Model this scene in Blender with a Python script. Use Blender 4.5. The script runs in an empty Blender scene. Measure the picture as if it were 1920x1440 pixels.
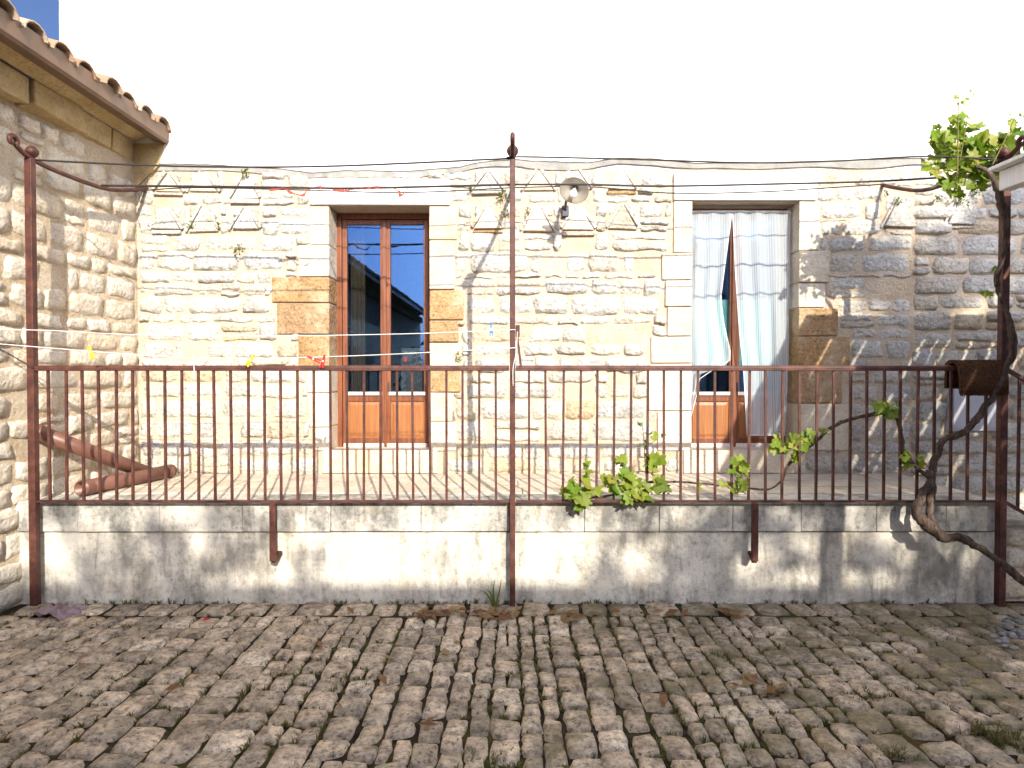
import bpy, math, random
from mathutils import Vector, Matrix, noise as mnoise
R = random.Random(7)
scene = bpy.context.scene
COL = scene.collection

# ------------------------------------------------------------------ camera, sky, sun, exposure
CAM = Vector((0.0, -4.51, 1.65)); FPX = 1190.0; PITCH = math.radians(0.963)
cam = bpy.data.cameras.new('camera'); cam.sensor_width = 36; cam.lens = 36 * FPX / 1920
cam.clip_start = 0.05; cam.clip_end = 500
camo = bpy.data.objects.new('camera', cam); camo.location = CAM
camo.rotation_euler = (math.pi / 2 - PITCH, 0, 0); COL.objects.link(camo); scene.camera = camo

SUN = Vector((-0.363, 1.25, -0.65)).normalized()          # direction the light travels
SUN_EL = math.asin(-SUN.z); SUN_AZ = math.atan2(-SUN.x, -SUN.y)
w = bpy.data.worlds.new('World'); scene.world = w; w.use_nodes = True
nt = w.node_tree; nt.nodes.clear()
wo = nt.nodes.new('ShaderNodeOutputWorld'); bg = nt.nodes.new('ShaderNodeBackground')
sky = nt.nodes.new('ShaderNodeTexSky'); sky.sky_type = 'NISHITA'; sky.sun_disc = False
sky.sun_elevation = SUN_EL; sky.sun_rotation = SUN_AZ
sky.air_density = 0.36; sky.dust_density = 3.6; sky.ozone_density = 4.5
bg.inputs['Strength'].default_value = 0.135
nt.links.new(sky.outputs[0], bg.inputs['Color']); nt.links.new(bg.outputs[0], wo.inputs[0])
sl = bpy.data.lights.new('sun', 'SUN'); sl.energy = 3.2; sl.angle = math.radians(0.53); sl.color = (1.0, 0.93, 0.81)
so = bpy.data.objects.new('sun', sl); so.rotation_euler = SUN.to_track_quat('-Z', 'Y').to_euler(); so.location = (4, -12, 9)
COL.objects.link(so)
vs = scene.view_settings; vs.view_transform = 'Standard'; vs.look = 'None'; vs.gamma = 1; vs.use_curve_mapping = False
vs.exposure = 1.2
scene.cycles.max_bounces = 6; scene.cycles.diffuse_bounces = 3; scene.cycles.glossy_bounces = 3; scene.cycles.transparent_max_bounces = 8

# ------------------------------------------------------------------ helpers
def U(px, py, Y=None, Z=None, X=None):
    """photo pixel -> world point on the plane Y, Z or X"""
    a = (px - 960) / FPX; b = (720 - py) / FPX
    d = Vector((a, math.cos(PITCH) + b * math.sin(PITCH), -math.sin(PITCH) + b * math.cos(PITCH)))
    if Y is not None: t = (Y - CAM.y) / d.y
    elif Z is not None: t = (Z - CAM.z) / d.z
    else: t = (X - CAM.x) / d.x
    return CAM + d * t

WL = {}
def link(o, parent=None, loc=Vector((0, 0, 0))):
    COL.objects.link(o); o.location = loc; WL[o.name] = Vector(loc)
    if parent is not None:
        o.parent = parent; o.matrix_parent_inverse = Matrix.Translation(-WL[parent.name])
    return o
def tag(o, label=None, cat=None, group=None, kind=None):
    if label: o['label'] = label
    if cat: o['category'] = cat
    if group: o['group'] = group
    if kind: o['kind'] = kind
    return o
def thing(name, loc, label, cat, group=None):
    o = bpy.data.objects.new(name, None); o.empty_display_size = 0.1
    link(o, None, Vector(loc)); return tag(o, label, cat, group)

class MB:
    def __init__(s): s.v = []; s.f = []; s.uv = None
    def add(s, vs, fs):
        b = len(s.v); s.v += [Vector(p) for p in vs]; s.f += [tuple(i + b for i in f) for f in fs]; return s
    def box(s, a, b, j=0.0):
        x0, y0, z0 = a; x1, y1, z1 = b
        p = [(x0, y0, z0), (x1, y0, z0), (x1, y1, z0), (x0, y1, z0), (x0, y0, z1), (x1, y0, z1), (x1, y1, z1), (x0, y1, z1)]
        if j: p = [tuple(c + R.uniform(-j, j) for c in q) for q in p]
        return s.add(p, [(0, 3, 2, 1), (4, 5, 6, 7), (0, 1, 5, 4), (1, 2, 6, 5), (2, 3, 7, 6), (3, 0, 4, 7)])
    def bar(s, a, b, wx, wy, up=(0, 0, 1)):
        """square bar from a to b"""
        a = Vector(a); b = Vector(b); d = (b - a).normalized(); u = Vector(up)
        if abs(d.dot(u)) > 0.95: u = Vector((0, 1, 0))
        sx = d.cross(u).normalized() * wx / 2; sy = sx.cross(d).normalized() * wy / 2
        p = [a - sx - sy, a + sx - sy, a + sx + sy, a - sx + sy, b - sx - sy, b + sx - sy, b + sx + sy, b - sx + sy]
        return s.add(p, [(0, 1, 2, 3), (4, 7, 6, 5), (0, 4, 5, 1), (1, 5, 6, 2), (2, 6, 7, 3), (3, 7, 4, 0)])
    def tube(s, pts, r, n=8, cap=True, wob=0.0, seed=0):
        pts = [Vector(p) for p in pts]; m = len(pts)
        rs = r if isinstance(r, (list, tuple)) else [r] * m
        ref = None; rings = []; rr = random.Random(seed)
        for i, p in enumerate(pts):
            d = (pts[min(i + 1, m - 1)] - pts[max(i - 1, 0)]).normalized()
            if ref is None:
                ref = d.orthogonal().normalized()
            ref = (ref - d * ref.dot(d))
            ref = ref.normalized() if ref.length > 1e-6 else d.orthogonal().normalized()
            o2 = d.cross(ref)
            rings.append([p + (ref * math.cos(2 * math.pi * k / n) + o2 * math.sin(2 * math.pi * k / n)) * rs[i] * (1 + rr.uniform(-wob, wob)) for k in range(n)])
        vs = [q for g in rings for q in g]; fs = []
        for i in range(m - 1):
            for k in range(n):
                k2 = (k + 1) % n
                fs.append((i * n + k, i * n + k2, (i + 1) * n + k2, (i + 1) * n + k))
        if cap:
            fs.append(tuple(range(n - 1, -1, -1))); fs.append(tuple(range((m - 1) * n, m * n)))
        return s.add(vs, fs)
    def prism(s, poly, y0, y1):
        """poly of (x,z), extruded along Y"""
        n = len(poly)
        vs = [(x, y0, z) for x, z in poly] + [(x, y1, z) for x, z in poly]
        fs = [tuple(range(n)), tuple(range(2 * n - 1, n - 1, -1))]
        for i in range(n):
            j = (i + 1) % n; fs.append((i, i + n, j + n, j))
        return s.add(vs, fs)
    def sphere(s, c, r, n=10, m=6, sc=(1, 1, 1)):
        c = Vector(c); vs = []; fs = []
        for i in range(m + 1):
            t = math.pi * i / m
            for k in range(n):
                p = 2 * math.pi * k / n
                vs.append(c + Vector((r * sc[0] * math.sin(t) * math.cos(p), r * sc[1] * math.sin(t) * math.sin(p), r * sc[2] * math.cos(t))))
        for i in range(m):
            for k in range(n):
                fs.append((i * n + k, (i + 1) * n + k, (i + 1) * n + (k + 1) % n, i * n + (k + 1) % n))
        return s.add(vs, fs)
    def mesh(s, name, m, smooth=False, origin=None):
        c = Vector(origin) if origin is not None else Vector((0, 0, 0))
        me = bpy.data.meshes.new(name); me.from_pydata([tuple(p - c) for p in s.v], [], s.f)
        me.materials.append(m)
        if smooth: me.polygons.foreach_set('use_smooth', [True] * len(me.polygons))
        me.validate(); me.update(); return me
    def build(s, name, m, parent=None, smooth=False, bevel=0.0, base=False):
        lo = Vector([min(p[i] for p in s.v) for i in range(3)]); hi = Vector([max(p[i] for p in s.v) for i in range(3)])
        c = (lo + hi) / 2
        if base: c.z = lo.z
        o = bpy.data.objects.new(name, s.mesh(name, m, smooth, c)); link(o, parent, c)
        if bevel:
            b = o.modifiers.new('bevel', 'BEVEL'); b.width = bevel; b.segments = 2; b.limit_method = 'ANGLE'; b.angle_limit = math.radians(40)
        return o

def smooth_path(pts, k=4):
    """Catmull-Rom through points (any dimension)"""
    out = []; n = len(pts)
    P = [Vector(p) for p in pts]
    for i in range(n - 1):
        p0 = P[max(i - 1, 0)]; p1 = P[i]; p2 = P[i + 1]; p3 = P[min(i + 2, n - 1)]
        for j in range(k):
            t = j / k
            out.append(0.5 * ((2 * p1) + (p2 - p0) * t + (2 * p0 - 5 * p1 + 4 * p2 - p3) * t * t + (3 * p1 - p0 - 3 * p2 + p3) * t ** 3))
    out.append(P[-1]); return out

# ------------------------------------------------------------------ materials
class NT:
    def __init__(s, name, rough=0.8, spec=0.3):
        s.m = bpy.data.materials.new(name); s.m.use_nodes = True; s.t = s.m.node_tree
        s.b = s.t.nodes['Principled BSDF']; s.out = s.t.nodes['Material Output']
        s.b.inputs['Roughness'].default_value = rough; s.b.inputs['Specular IOR Level'].default_value = spec
        g = s.t.nodes.new('ShaderNodeNewGeometry'); s.pos = g.outputs['Position']; s.island = g.outputs['Random Per Island']
        oi = s.t.nodes.new('ShaderNodeObjectInfo'); s.orand = oi.outputs['Random']
    def l(s, a, b): s.t.links.new(a, b)
    def math(s, op, a, b=None, clamp=False):
        n = s.t.nodes.new('ShaderNodeMath'); n.operation = op; n.use_clamp = clamp
        for i, x in enumerate((a, b)):
            if x is None: continue
            if isinstance(x, (int, float)): n.inputs[i].default_value = x
            else: s.l(x, n.inputs[i])
        return n.outputs[0]
    def rnd(s): return s.math('FRACT', s.math('ADD', s.orand, s.island))
    def vscale(s, v, off=None):
        n = s.t.nodes.new('ShaderNodeMapping'); n.inputs['Scale'].default_value = v
        if off: n.inputs['Rotation'].default_value = off
        s.l(s.pos, n.inputs['Vector']); return n.outputs[0]
    def noise(s, sc, det=5, rough=0.55, vec=None, dist=0.0):
        n = s.t.nodes.new('ShaderNodeTexNoise'); n.inputs['Scale'].default_value = sc; n.inputs['Detail'].default_value = det
        n.inputs['Roughness'].default_value = rough; n.inputs['Distortion'].default_value = dist
        s.l(vec if vec is not None else s.pos, n.inputs['Vector']); return n.outputs['Fac']
    def voro(s, sc, vec=None, feat='F1'):
        n = s.t.nodes.new('ShaderNodeTexVoronoi'); n.inputs['Scale'].default_value = sc; n.feature = feat
        s.l(vec if vec is not None else s.pos, n.inputs['Vector']); return n.outputs['Distance']
    def ramp(s, fac, stops, interp='LINEAR'):
        n = s.t.nodes.new('ShaderNodeValToRGB'); cr = n.color_ramp; cr.interpolation = interp
        while len(cr.elements) < len(stops): cr.elements.new(0.5)
        for e, (p, c) in zip(cr.elements, stops):
            e.position = p; e.color = (c, c, c, 1) if isinstance(c, (int, float)) else (*c, 1)
        s.l(fac, n.inputs[0]); return n.outputs[0]
    def mix(s, fac, a, b, mode='MIX'):
        n = s.t.nodes.new('ShaderNodeMix'); n.data_type = 'RGBA'; n.blend_type = mode
        for i, x in ((0, fac), (6, a), (7, b)):
            if isinstance(x, (int, float)): n.inputs[i].default_value = x
            elif isinstance(x, tuple): n.inputs[i].default_value = (*x, 1)
            else: s.l(x, n.inputs[i])
        return n.outputs[2]
    def col(s, c):
        if isinstance(c, tuple): s.b.inputs['Base Color'].default_value = (*c, 1)
        else: s.l(c, s.b.inputs['Base Color'])
    def bump(s, h, st=0.5, dist=0.01, prev=None):
        n = s.t.nodes.new('ShaderNodeBump'); n.inputs['Strength'].default_value = st; n.inputs['Distance'].default_value = dist
        s.l(h, n.inputs['Height'])
        if prev is not None: s.l(prev, n.inputs['Normal'])
        s.l(n.outputs[0], s.b.inputs['Normal']); return n.outputs[0]

def stone_mat(name, stops, pit=0.55, bumpst=0.7, tint=None):
    m = NT(name, 0.9, 0.15)
    c = m.ramp(m.rnd(), stops)
    n1 = m.noise(5.0, 4, 0.6)
    c = m.mix(0.75, c, m.ramp(n1, [(0.3, (0.72, 0.68, 0.62)), (0.55, (1, 1, 1)), (0.75, (1.0, 0.93, 0.80))]), 'MULTIPLY')
    n2 = m.noise(38, 4, 0.75)
    c = m.mix(pit, c, m.ramp(n2, [(0.36, (0.35, 0.33, 0.30)), (0.47, (1, 1, 1)), (1, (1, 1, 1))]), 'MULTIPLY')
    fis = m.noise(1.0, 3, 0.7, m.vscale((9, 9, 26)), 1.2)
    c = m.mix(pit, c, m.ramp(fis, [(0.475, (1, 1, 1)), (0.497, (0.40, 0.37, 0.33)), (0.503, (0.40, 0.37, 0.33)), (0.525, (1, 1, 1))]), 'MULTIPLY')
    if tint:
        c = m.mix(m.ramp(m.noise(3.0, 5, 0.6), [(0.5, 0.0), (0.68, 0.7)]), c, tint)
    m.col(c)
    h = m.math('ADD', m.noise(14, 5, 0.75), m.math('MULTIPLY', m.voro(26), 0.45))
    m.bump(h, bumpst, 0.03); return m.m

M = {}
LIME = [(0.0, (0.55, 0.53, 0.49)), (0.3, (0.60, 0.575, 0.53)), (0.5, (0.56, 0.51, 0.43)), (0.68, (0.50, 0.49, 0.47)), (0.85, (0.60, 0.55, 0.47)), (0.96, (0.56, 0.44, 0.29)), (1.0, (0.56, 0.53, 0.47))]
OLD = [(0.0, (0.60, 0.57, 0.52)), (0.3, (0.66, 0.62, 0.55)), (0.5, (0.62, 0.55, 0.44)), (0.68, (0.56, 0.54, 0.50)), (0.85, (0.66, 0.58, 0.46)), (0.95, (0.60, 0.47, 0.30)), (1.0, (0.62, 0.56, 0.48))]
M['stone'] = stone_mat('limestone_rubble', LIME, 0.6, 0.9)
M['stone_side'] = stone_mat('side_wall_stone', [(0, (0.66, 0.60, 0.50)), (0.4, (0.72, 0.65, 0.53)), (0.7, (0.66, 0.56, 0.43)), (1, (0.72, 0.66, 0.57))], 0.45, 0.55)
M['ashlar'] = stone_mat('cream_ashlar', [(0, (0.64, 0.56, 0.45)), (0.5, (0.68, 0.62, 0.52)), (1, (0.62, 0.53, 0.40))], 0.35, 0.3, (0.60, 0.44, 0.26))
M['tan'] = stone_mat('tan_sandstone', [(0, (0.42, 0.26, 0.125)), (0.5, (0.48, 0.31, 0.155)), (1, (0.40, 0.26, 0.145))], 0.75, 0.8, (0.58, 0.46, 0.31))
M['cornice'] = stone_mat('ochre_cornice_stone', [(0, (0.52, 0.38, 0.19)), (0.5, (0.56, 0.43, 0.24)), (1, (0.48, 0.36, 0.20))], 0.4, 0.45, (0.40, 0.28, 0.12))
M['cap'] = None

m = NT('lime_mortar', 0.95, 0.1)
c = m.ramp(m.noise(4, 6, 0.6), [(0.3, (0.50, 0.38, 0.26)), (0.5, (0.57, 0.46, 0.34)), (0.7, (0.60, 0.52, 0.41))])
m.col(m.mix(0.5, c, m.ramp(m.noise(60, 5, 0.7), [(0.35, (0.6, 0.56, 0.5)), (0.5, (1, 1, 1))]), 'MULTIPLY'))
m.bump(m.noise(22, 5, 0.7), 0.9, 0.03); M['mortar'] = m.m
m = NT('side_mortar', 0.95, 0.1)
c = m.ramp(m.noise(5, 6, 0.6), [(0.3, (0.54, 0.41, 0.26)), (0.5, (0.64, 0.52, 0.37)), (0.7, (0.70, 0.60, 0.46))])
m.col(m.mix(0.5, c, m.ramp(m.noise(60, 5, 0.7), [(0.35, (0.6, 0.56, 0.5)), (0.5, (1, 1, 1))]), 'MULTIPLY'))
m.bump(m.noise(20, 8, 0.7), 1.0, 0.04); M['side_mortar'] = m.m

m = NT('white_plaster', 0.9, 0.1)
c = m.ramp(m.noise(1.2, 6, 0.6), [(0.3, (0.77, 0.76, 0.72)), (0.6, (0.83, 0.82, 0.79))])
m.col(c); m.bump(m.noise(30, 6, 0.6), 0.12, 0.01); M['plaster'] = m.m
m = NT('rough_white_quoin', 0.9, 0.1)
m.col(m.mix(0.7, (0.56, 0.55, 0.53), m.ramp(m.noise(16, 6, 0.75), [(0.40, (0.45, 0.45, 0.46)), (0.5, (1, 1, 1))]), 'MULTIPLY')); m.bump(m.noise(16, 8, 0.7), 0.6, 0.02); M['quoin'] = m.m
m = NT('shadow_grey_cement', 0.9, 0.1)
m.col(m.ramp(m.noise(7, 6, 0.6), [(0.3, (0.24, 0.235, 0.215)), (0.6, (0.36, 0.345, 0.31))])); m.bump(m.noise(30, 7, 0.7), 0.5, 0.02); M['cement'] = m.m  # cement tone with the plaster edge's shadow band put into the colour
m = NT('white_lintel', 0.85, 0.2)
m.col(m.ramp(m.noise(9, 6, 0.6), [(0.3, (0.74, 0.72, 0.68)), (0.6, (0.80, 0.79, 0.76))])); m.bump(m.noise(40, 6, 0.6), 0.15, 0.01); M['lintel'] = m.m

def weathered(name, light, dark, amt, streak=(7, 7, 0.9)):
    m = NT(name, 0.9, 0.15)
    a = m.noise(2.4, 8, 0.62); b = m.noise(1.0, 7, 0.65, m.vscale(streak)); d = m.noise(26, 8, 0.72)
    f = m.math('ADD', m.math('MULTIPLY', a, 0.5), m.math('MULTIPLY', b, 0.5))
    f = m.math('ADD', f, m.math('MULTIPLY', m.math('SUBTRACT', d, 0.5), 0.35))
    c = m.mix(m.ramp(f, [(0.40, amt), (0.50, amt * 0.45), (0.58, 0.0)]), light, dark)
    c = m.mix(m.ramp(m.noise(3.5, 6, 0.6), [(0.55, 0.0), (0.72, 0.55)]), c, (0.55, 0.46, 0.32))
    c = m.mix(0.45, c, m.ramp(d, [(0.34, (0.45, 0.43, 0.40)), (0.46, (1, 1, 1))]), 'MULTIPLY')
    dr = m.noise(1.0, 6, 0.68, m.vscale((8, 8, 2.2)), 0.8)
    c = m.mix(0.55, c, m.ramp(m.math('ADD', dr, m.math('MULTIPLY', m.math('SUBTRACT', a, 0.5), 0.9)), [(0.38, (0.42, 0.42, 0.42)), (0.50, (1, 1, 1))]), 'MULTIPLY')
    m.col(c); m.bump(m.math('ADD', d, m.noise(6, 5, 0.6)), 0.5, 0.02); return m.m
M['front'] = weathered('stained_render', (0.74, 0.69, 0.59), (0.24, 0.22, 0.18), 0.6)
M['cap'] = weathered('stained_cap_stone', (0.64, 0.60, 0.52), (0.22, 0.215, 0.20), 0.9, (4, 4, 1.6))
m = NT('terrace_paving', 0.85, 0.2)
c = m.ramp(m.noise(3, 7, 0.62), [(0.32, (0.46, 0.38, 0.29)), (0.5, (0.60, 0.51, 0.40)), (0.68, (0.66, 0.58, 0.47))])
m.col(m.mix(0.5, c, m.ramp(m.noise(30, 6, 0.7), [(0.36, (0.6, 0.57, 0.52)), (0.5, (1, 1, 1))]), 'MULTIPLY')); m.bump(m.noise(12, 7, 0.65), 0.6, 0.02); M['paving'] = m.m

m = NT('rusty_painted_iron', 0.55, 0.35)
c = m.ramp(m.noise(9, 8, 0.65), [(0.32, (0.035, 0.012, 0.009)), (0.48, (0.07, 0.022, 0.016)), (0.62, (0.12, 0.042, 0.027))])
c = m.mix(m.ramp(m.noise(45, 6, 0.7), [(0.55, 0.0), (0.66, 0.7)]), c, (0.10, 0.055, 0.04))
m.col(c); m.bump(m.noise(70, 6, 0.7), 0.35, 0.004); M['iron'] = m.m
m = NT('brown_gutter_metal', 0.5, 0.4)
m.col(m.ramp(m.noise(5, 6, 0.6), [(0.3, (0.115, 0.064, 0.034)), (0.65, (0.17, 0.098, 0.054))])); m.bump(m.noise(90, 4), 0.08, 0.003); M['gutter'] = m.m
m = NT('red_brown_pipe', 0.42, 0.45)
m.col(m.ramp(m.noise(6, 6, 0.6), [(0.3, (0.13, 0.055, 0.038)), (0.65, (0.20, 0.09, 0.06))])); m.bump(m.noise(80, 4), 0.06, 0.003); M['pipe'] = m.m
m = NT('canal_tile', 0.85, 0.2)
c = m.ramp(m.rnd(), [(0, (0.30, 0.17, 0.10)), (0.5, (0.38, 0.26, 0.17)), (1, (0.42, 0.33, 0.24))])
m.col(m.mix(m.ramp(m.noise(12, 7, 0.7), [(0.5, 0), (0.65, 0.7)]), c, (0.22, 0.21, 0.15))); m.bump(m.noise(40, 6), 0.4, 0.008); M['tile'] = m.m

def wood(name, a, b, c_, rough=0.4):
    m = NT(name, rough, 0.4)
    g = m.noise(1.0, 8, 0.65, m.vscale((55, 55, 2.2)), 0.4)
    c = m.ramp(g, [(0.3, a), (0.5, b), (0.7, c_)])
    c = m.mix(m.ramp(m.noise(6, 6, 0.65), [(0.56, 0), (0.7, 0.5)]), c, a)
    m.col(c); m.bump(g, 0.15, 0.004); return m.m
M['wood'] = wood('red_brown_varnished_wood', (0.09, 0.028, 0.013), (0.19, 0.062, 0.026), (0.27, 0.10, 0.042))
M['panel'] = wood('orange_panel_wood', (0.22, 0.078, 0.026), (0.31, 0.122, 0.042), (0.38, 0.165, 0.06))
M['bleached'] = wood('bleached_weatherbar', (0.42, 0.32, 0.26), (0.58, 0.52, 0.48), (0.65, 0.60, 0.56), 0.7)
M['white_wood'] = wood('white_painted_timber', (0.62, 0.61, 0.60), (0.74, 0.73, 0.72), (0.80, 0.79, 0.78), 0.6)

m = NT('window_glass', 0.02)
tr = m.t.nodes.new('ShaderNodeBsdfTransparent'); tr.inputs[0].default_value = (0.86, 0.92, 0.90, 1)
gl = m.t.nodes.new('ShaderNodeBsdfGlossy'); gl.inputs['Roughness'].default_value = 0.01; gl.inputs[0].default_value = (0.22, 0.46, 1.0, 1)
mx = m.t.nodes.new('ShaderNodeMixShader'); mx.inputs[0].default_value = 0.12
m.l(tr.outputs[0], mx.inputs[1]); m.l(gl.outputs[0], mx.inputs[2]); m.l(mx.outputs[0], m.out.inputs[0]); M['glass'] = m.m

m = NT('sheer_curtain', 0.9)
st = m.math('SINE', m.math('MULTIPLY', m.noise(1, 0, 0, m.vscale((1, 0, 0))), 1.0))
wv = m.t.nodes.new('ShaderNodeTexWave'); wv.bands_direction = 'X'; wv.inputs['Scale'].default_value = 22; wv.inputs['Distortion'].default_value = 0.6; wv.inputs['Detail'].default_value = 1
m.l(m.pos, wv.inputs['Vector'])
df = m.t.nodes.new('ShaderNodeBsdfDiffuse'); df.inputs[0].default_value = (0.76, 0.83, 0.86, 1)
tl = m.t.nodes.new('ShaderNodeBsdfTranslucent'); tl.inputs[0].default_value = (0.8, 0.8, 0.84, 1)
m1 = m.t.nodes.new('ShaderNodeMixShader'); m1.inputs[0].default_value = 0.35
m.l(df.outputs[0], m1.inputs[1]); m.l(tl.outputs[0], m1.inputs[2])
tr = m.t.nodes.new('ShaderNodeBsdfTransparent'); m2 = m.t.nodes.new('ShaderNodeMixShader')
m.l(m.ramp(wv.outputs['Fac'], [(0.2, 0.46), (0.8, 0.74)]), m2.inputs[0])
m.l(tr.outputs[0], m2.inputs[1]); m.l(m1.outputs[0], m2.inputs[2]); m.l(m2.outputs[0], m.out.inputs[0]); M['sheer'] = m.m
def plain(name, c, rough=0.7, spec=0.3, var=0.15, sc=20, bump=0.1):
    m = NT(name, rough, spec); d = tuple(x * (1 - var) for x in c); e = tuple(min(1, x * (1 + var)) for x in c)
    m.col(m.ramp(m.noise(sc, 5, 0.6), [(0.3, d), (0.7, e)]))
    if bump: m.bump(m.noise(sc * 3, 5, 0.6), bump, 0.005)
    return m.m
M['mint'] = plain('mint_cotton', (0.38, 0.74, 0.70), 0.9, 0.1)
M['hem'] = plain('white_cotton', (0.75, 0.76, 0.78), 0.9, 0.1)
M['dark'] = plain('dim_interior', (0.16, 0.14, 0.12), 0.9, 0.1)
M['cable'] = plain('black_cable', (0.035, 0.028, 0.026), 0.6, 0.3)
M['line'] = plain('pale_clothes_line', (0.62, 0.62, 0.60), 0.6, 0.3)
M['peg_y'] = plain('yellow_plastic', (0.75, 0.60, 0.02), 0.4, 0.4)
M['peg_r'] = plain('red_plastic', (0.55, 0.03, 0.03), 0.4, 0.4)
M['peg_b'] = plain('blue_plastic', (0.12, 0.28, 0.62), 0.4, 0.4)
M['ribbon'] = plain('faded_red_ribbon', (0.34, 0.07, 0.05), 0.8, 0.1)
M['enamel'] = plain('grey_enamel', (0.50, 0.46, 0.38), 0.4, 0.5, 0.06)
M['bulb'] = plain('white_bulb_glass', (0.86, 0.85, 0.82), 0.2, 0.5, 0.02, 20, 0)
M['black'] = plain('dark_metal', (0.045, 0.045, 0.06), 0.5, 0.4)
M['box'] = plain('pale_painted_metal', (0.48, 0.48, 0.52), 0.5, 0.4, 0.08, 6)
M['rag'] = plain('dusty_mauve_cloth', (0.30, 0.22, 0.23), 0.95, 0.1, 0.3, 30)
M['print'] = plain('pale_print', (0.7, 0.7, 0.66), 0.6, 0.2, 0.03, 20, 0)
m = NT('brown_coir', 1.0, 0.05)
m.col(m.ramp(m.noise(60, 6, 0.7), [(0.3, (0.05, 0.025, 0.015)), (0.6, (0.15, 0.075, 0.04)), (0.8, (0.24, 0.13, 0.07))])); m.bump(m.noise(120, 5, 0.7), 1.0, 0.02); M['rug'] = m.m
m = NT('vine_bark', 0.95, 0.1)
g = m.noise(1.0, 8, 0.7, m.vscale((30, 30, 9)), 0.6)
m.col(m.ramp(g, [(0.3, (0.045, 0.032, 0.026)), (0.5, (0.12, 0.085, 0.065)), (0.7, (0.24, 0.18, 0.14))])); m.bump(g, 1.0, 0.03); M['bark'] = m.m
M['shoot'] = plain('green_shoot', (0.16, 0.13, 0.04), 0.7)
def leaf_mat(name, stops):
    m = NT(name, 0.5, 0.35)
    c = m.ramp(m.rnd(), stops)
    c = m.mix(0.4, c, m.ramp(m.noise(60, 4), [(0.35, (0.6, 0.65, 0.5)), (0.6, (1, 1, 1))]), 'MULTIPLY')
    m.col(c); tl = m.t.nodes.new('ShaderNodeBsdfTranslucent'); m.l(m.mix(1.0, c, (1.0, 1.0, 0.45), 'MULTIPLY'), tl.inputs[0])
    mx = m.t.nodes.new('ShaderNodeMixShader'); mx.inputs[0].default_value = 0.35
    m.l(m.b.outputs[0], mx.inputs[1]); m.l(tl.outputs[0], mx.inputs[2]); m.l(mx.outputs[0], m.out.inputs[0]); return m.m
M['leaf'] = leaf_mat('vine_leaf', [(0, (0.14, 0.24, 0.02)), (0.35, (0.20, 0.28, 0.025)), (0.6, (0.26, 0.32, 0.04)), (0.8, (0.30, 0.29, 0.05)), (1, (0.10, 0.22, 0.03))])
M['tree_leaf'] = leaf_mat('tree_leaf', [(0, (0.04, 0.09, 0.02)), (0.5, (0.07, 0.13, 0.03)), (1, (0.09, 0.15, 0.03))])
M['weed'] = leaf_mat('weed_blade', [(0, (0.06, 0.10, 0.02)), (0.45, (0.12, 0.14, 0.03)), (0.7, (0.20, 0.15, 0.05)), (1, (0.24, 0.12, 0.04))])
M['tuft'] = leaf_mat('wall_weed', [(0, (0.10, 0.15, 0.03)), (1, (0.18, 0.20, 0.05))])
M['dry'] = leaf_mat('dry_leaf', [(0, (0.16, 0.07, 0.03)), (0.5, (0.28, 0.14, 0.06)), (1, (0.36, 0.24, 0.12))])

m = NT('worn_cobble', 0.72, 0.35)
sx = m.t.nodes.new('ShaderNodeSeparateXYZ'); m.l(m.pos, sx.inputs[0])
c = m.ramp(m.rnd(), [(0, (0.39, 0.315, 0.235)), (0.25, (0.50, 0.415, 0.32)), (0.45, (0.30, 0.25, 0.19)), (0.62, (0.58, 0.465, 0.355)), (0.8, (0.40, 0.33, 0.25)), (0.93, (0.66, 0.565, 0.45)), (1, (0.46, 0.36, 0.255))])
n1 = m.noise(11, 8, 0.65)
c = m.mix(0.85, c, m.ramp(n1, [(0.33, (0.38, 0.35, 0.31)), (0.48, (0.95, 0.93, 0.89)), (0.64, (1.45, 1.38, 1.26))]), 'MULTIPLY')
sp = m.noise(75, 4, 0.6)
c = m.mix(m.ramp(sp, [(0.62, 0), (0.68, 0.55)]), c, (0.48, 0.46, 0.42))
c = m.mix(0.9, c, m.ramp(m.noise(30, 5, 0.75), [(0.36, (0.30, 0.28, 0.25)), (0.47, (0.88, 0.88, 0.87)), (0.6, (1.22, 1.2, 1.15))]), 'MULTIPLY')
c = m.mix(m.ramp(m.noise(52, 4, 0.7), [(0.34, 0.85), (0.41, 0)]), c, (0.05, 0.043, 0.036))
wst = m.math('ADD', m.math('MULTIPLY', sx.outputs[0], 0.045), m.noise(2.2, 6, 0.65))
c = m.mix(m.ramp(wst, [(0.54, 0), (0.68, 0.75)]), c, (0.15, 0.125, 0.055))
lich = m.math('ADD', m.math('MULTIPLY', sx.outputs[0], 0.03), m.noise(9, 7, 0.7))
c = m.mix(m.ramp(lich, [(0.64, 0), (0.72, 0.7)]), c, (0.34, 0.22, 0.07))
m.col(c); m.bump(m.math('ADD', m.noise(24, 5, 0.72), m.math('MULTIPLY', sp, 0.3)), 0.65, 0.02); M['cobble'] = m.m
m = NT('joint_soil', 0.95, 0.1)
c = m.ramp(m.noise(9, 8, 0.7), [(0.35, (0.022, 0.017, 0.012)), (0.55, (0.05, 0.038, 0.026)), (0.7, (0.085, 0.065, 0.045))])
c = m.mix(m.ramp(m.noise(3.6, 5, 0.7), [(0.50, 0), (0.60, 0.8)]), c, (0.085, 0.085, 0.022))
c = m.mix(m.ramp(m.noise(7.0, 5, 0.7), [(0.55, 0), (0.64, 0.8)]), c, (0.14, 0.08, 0.03))
m.col(c); m.bump(m.noise(60, 8, 0.7), 1.0, 0.02); M['soil'] = m.m
M['pebble'] = stone_mat('grey_pebble', [(0, (0.20, 0.20, 0.20)), (1, (0.36, 0.35, 0.34))], 0.3, 0.2)
M['house_far'] = plain('beige_render', (0.42, 0.36, 0.27), 0.9, 0.1, 0.15, 2)
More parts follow.
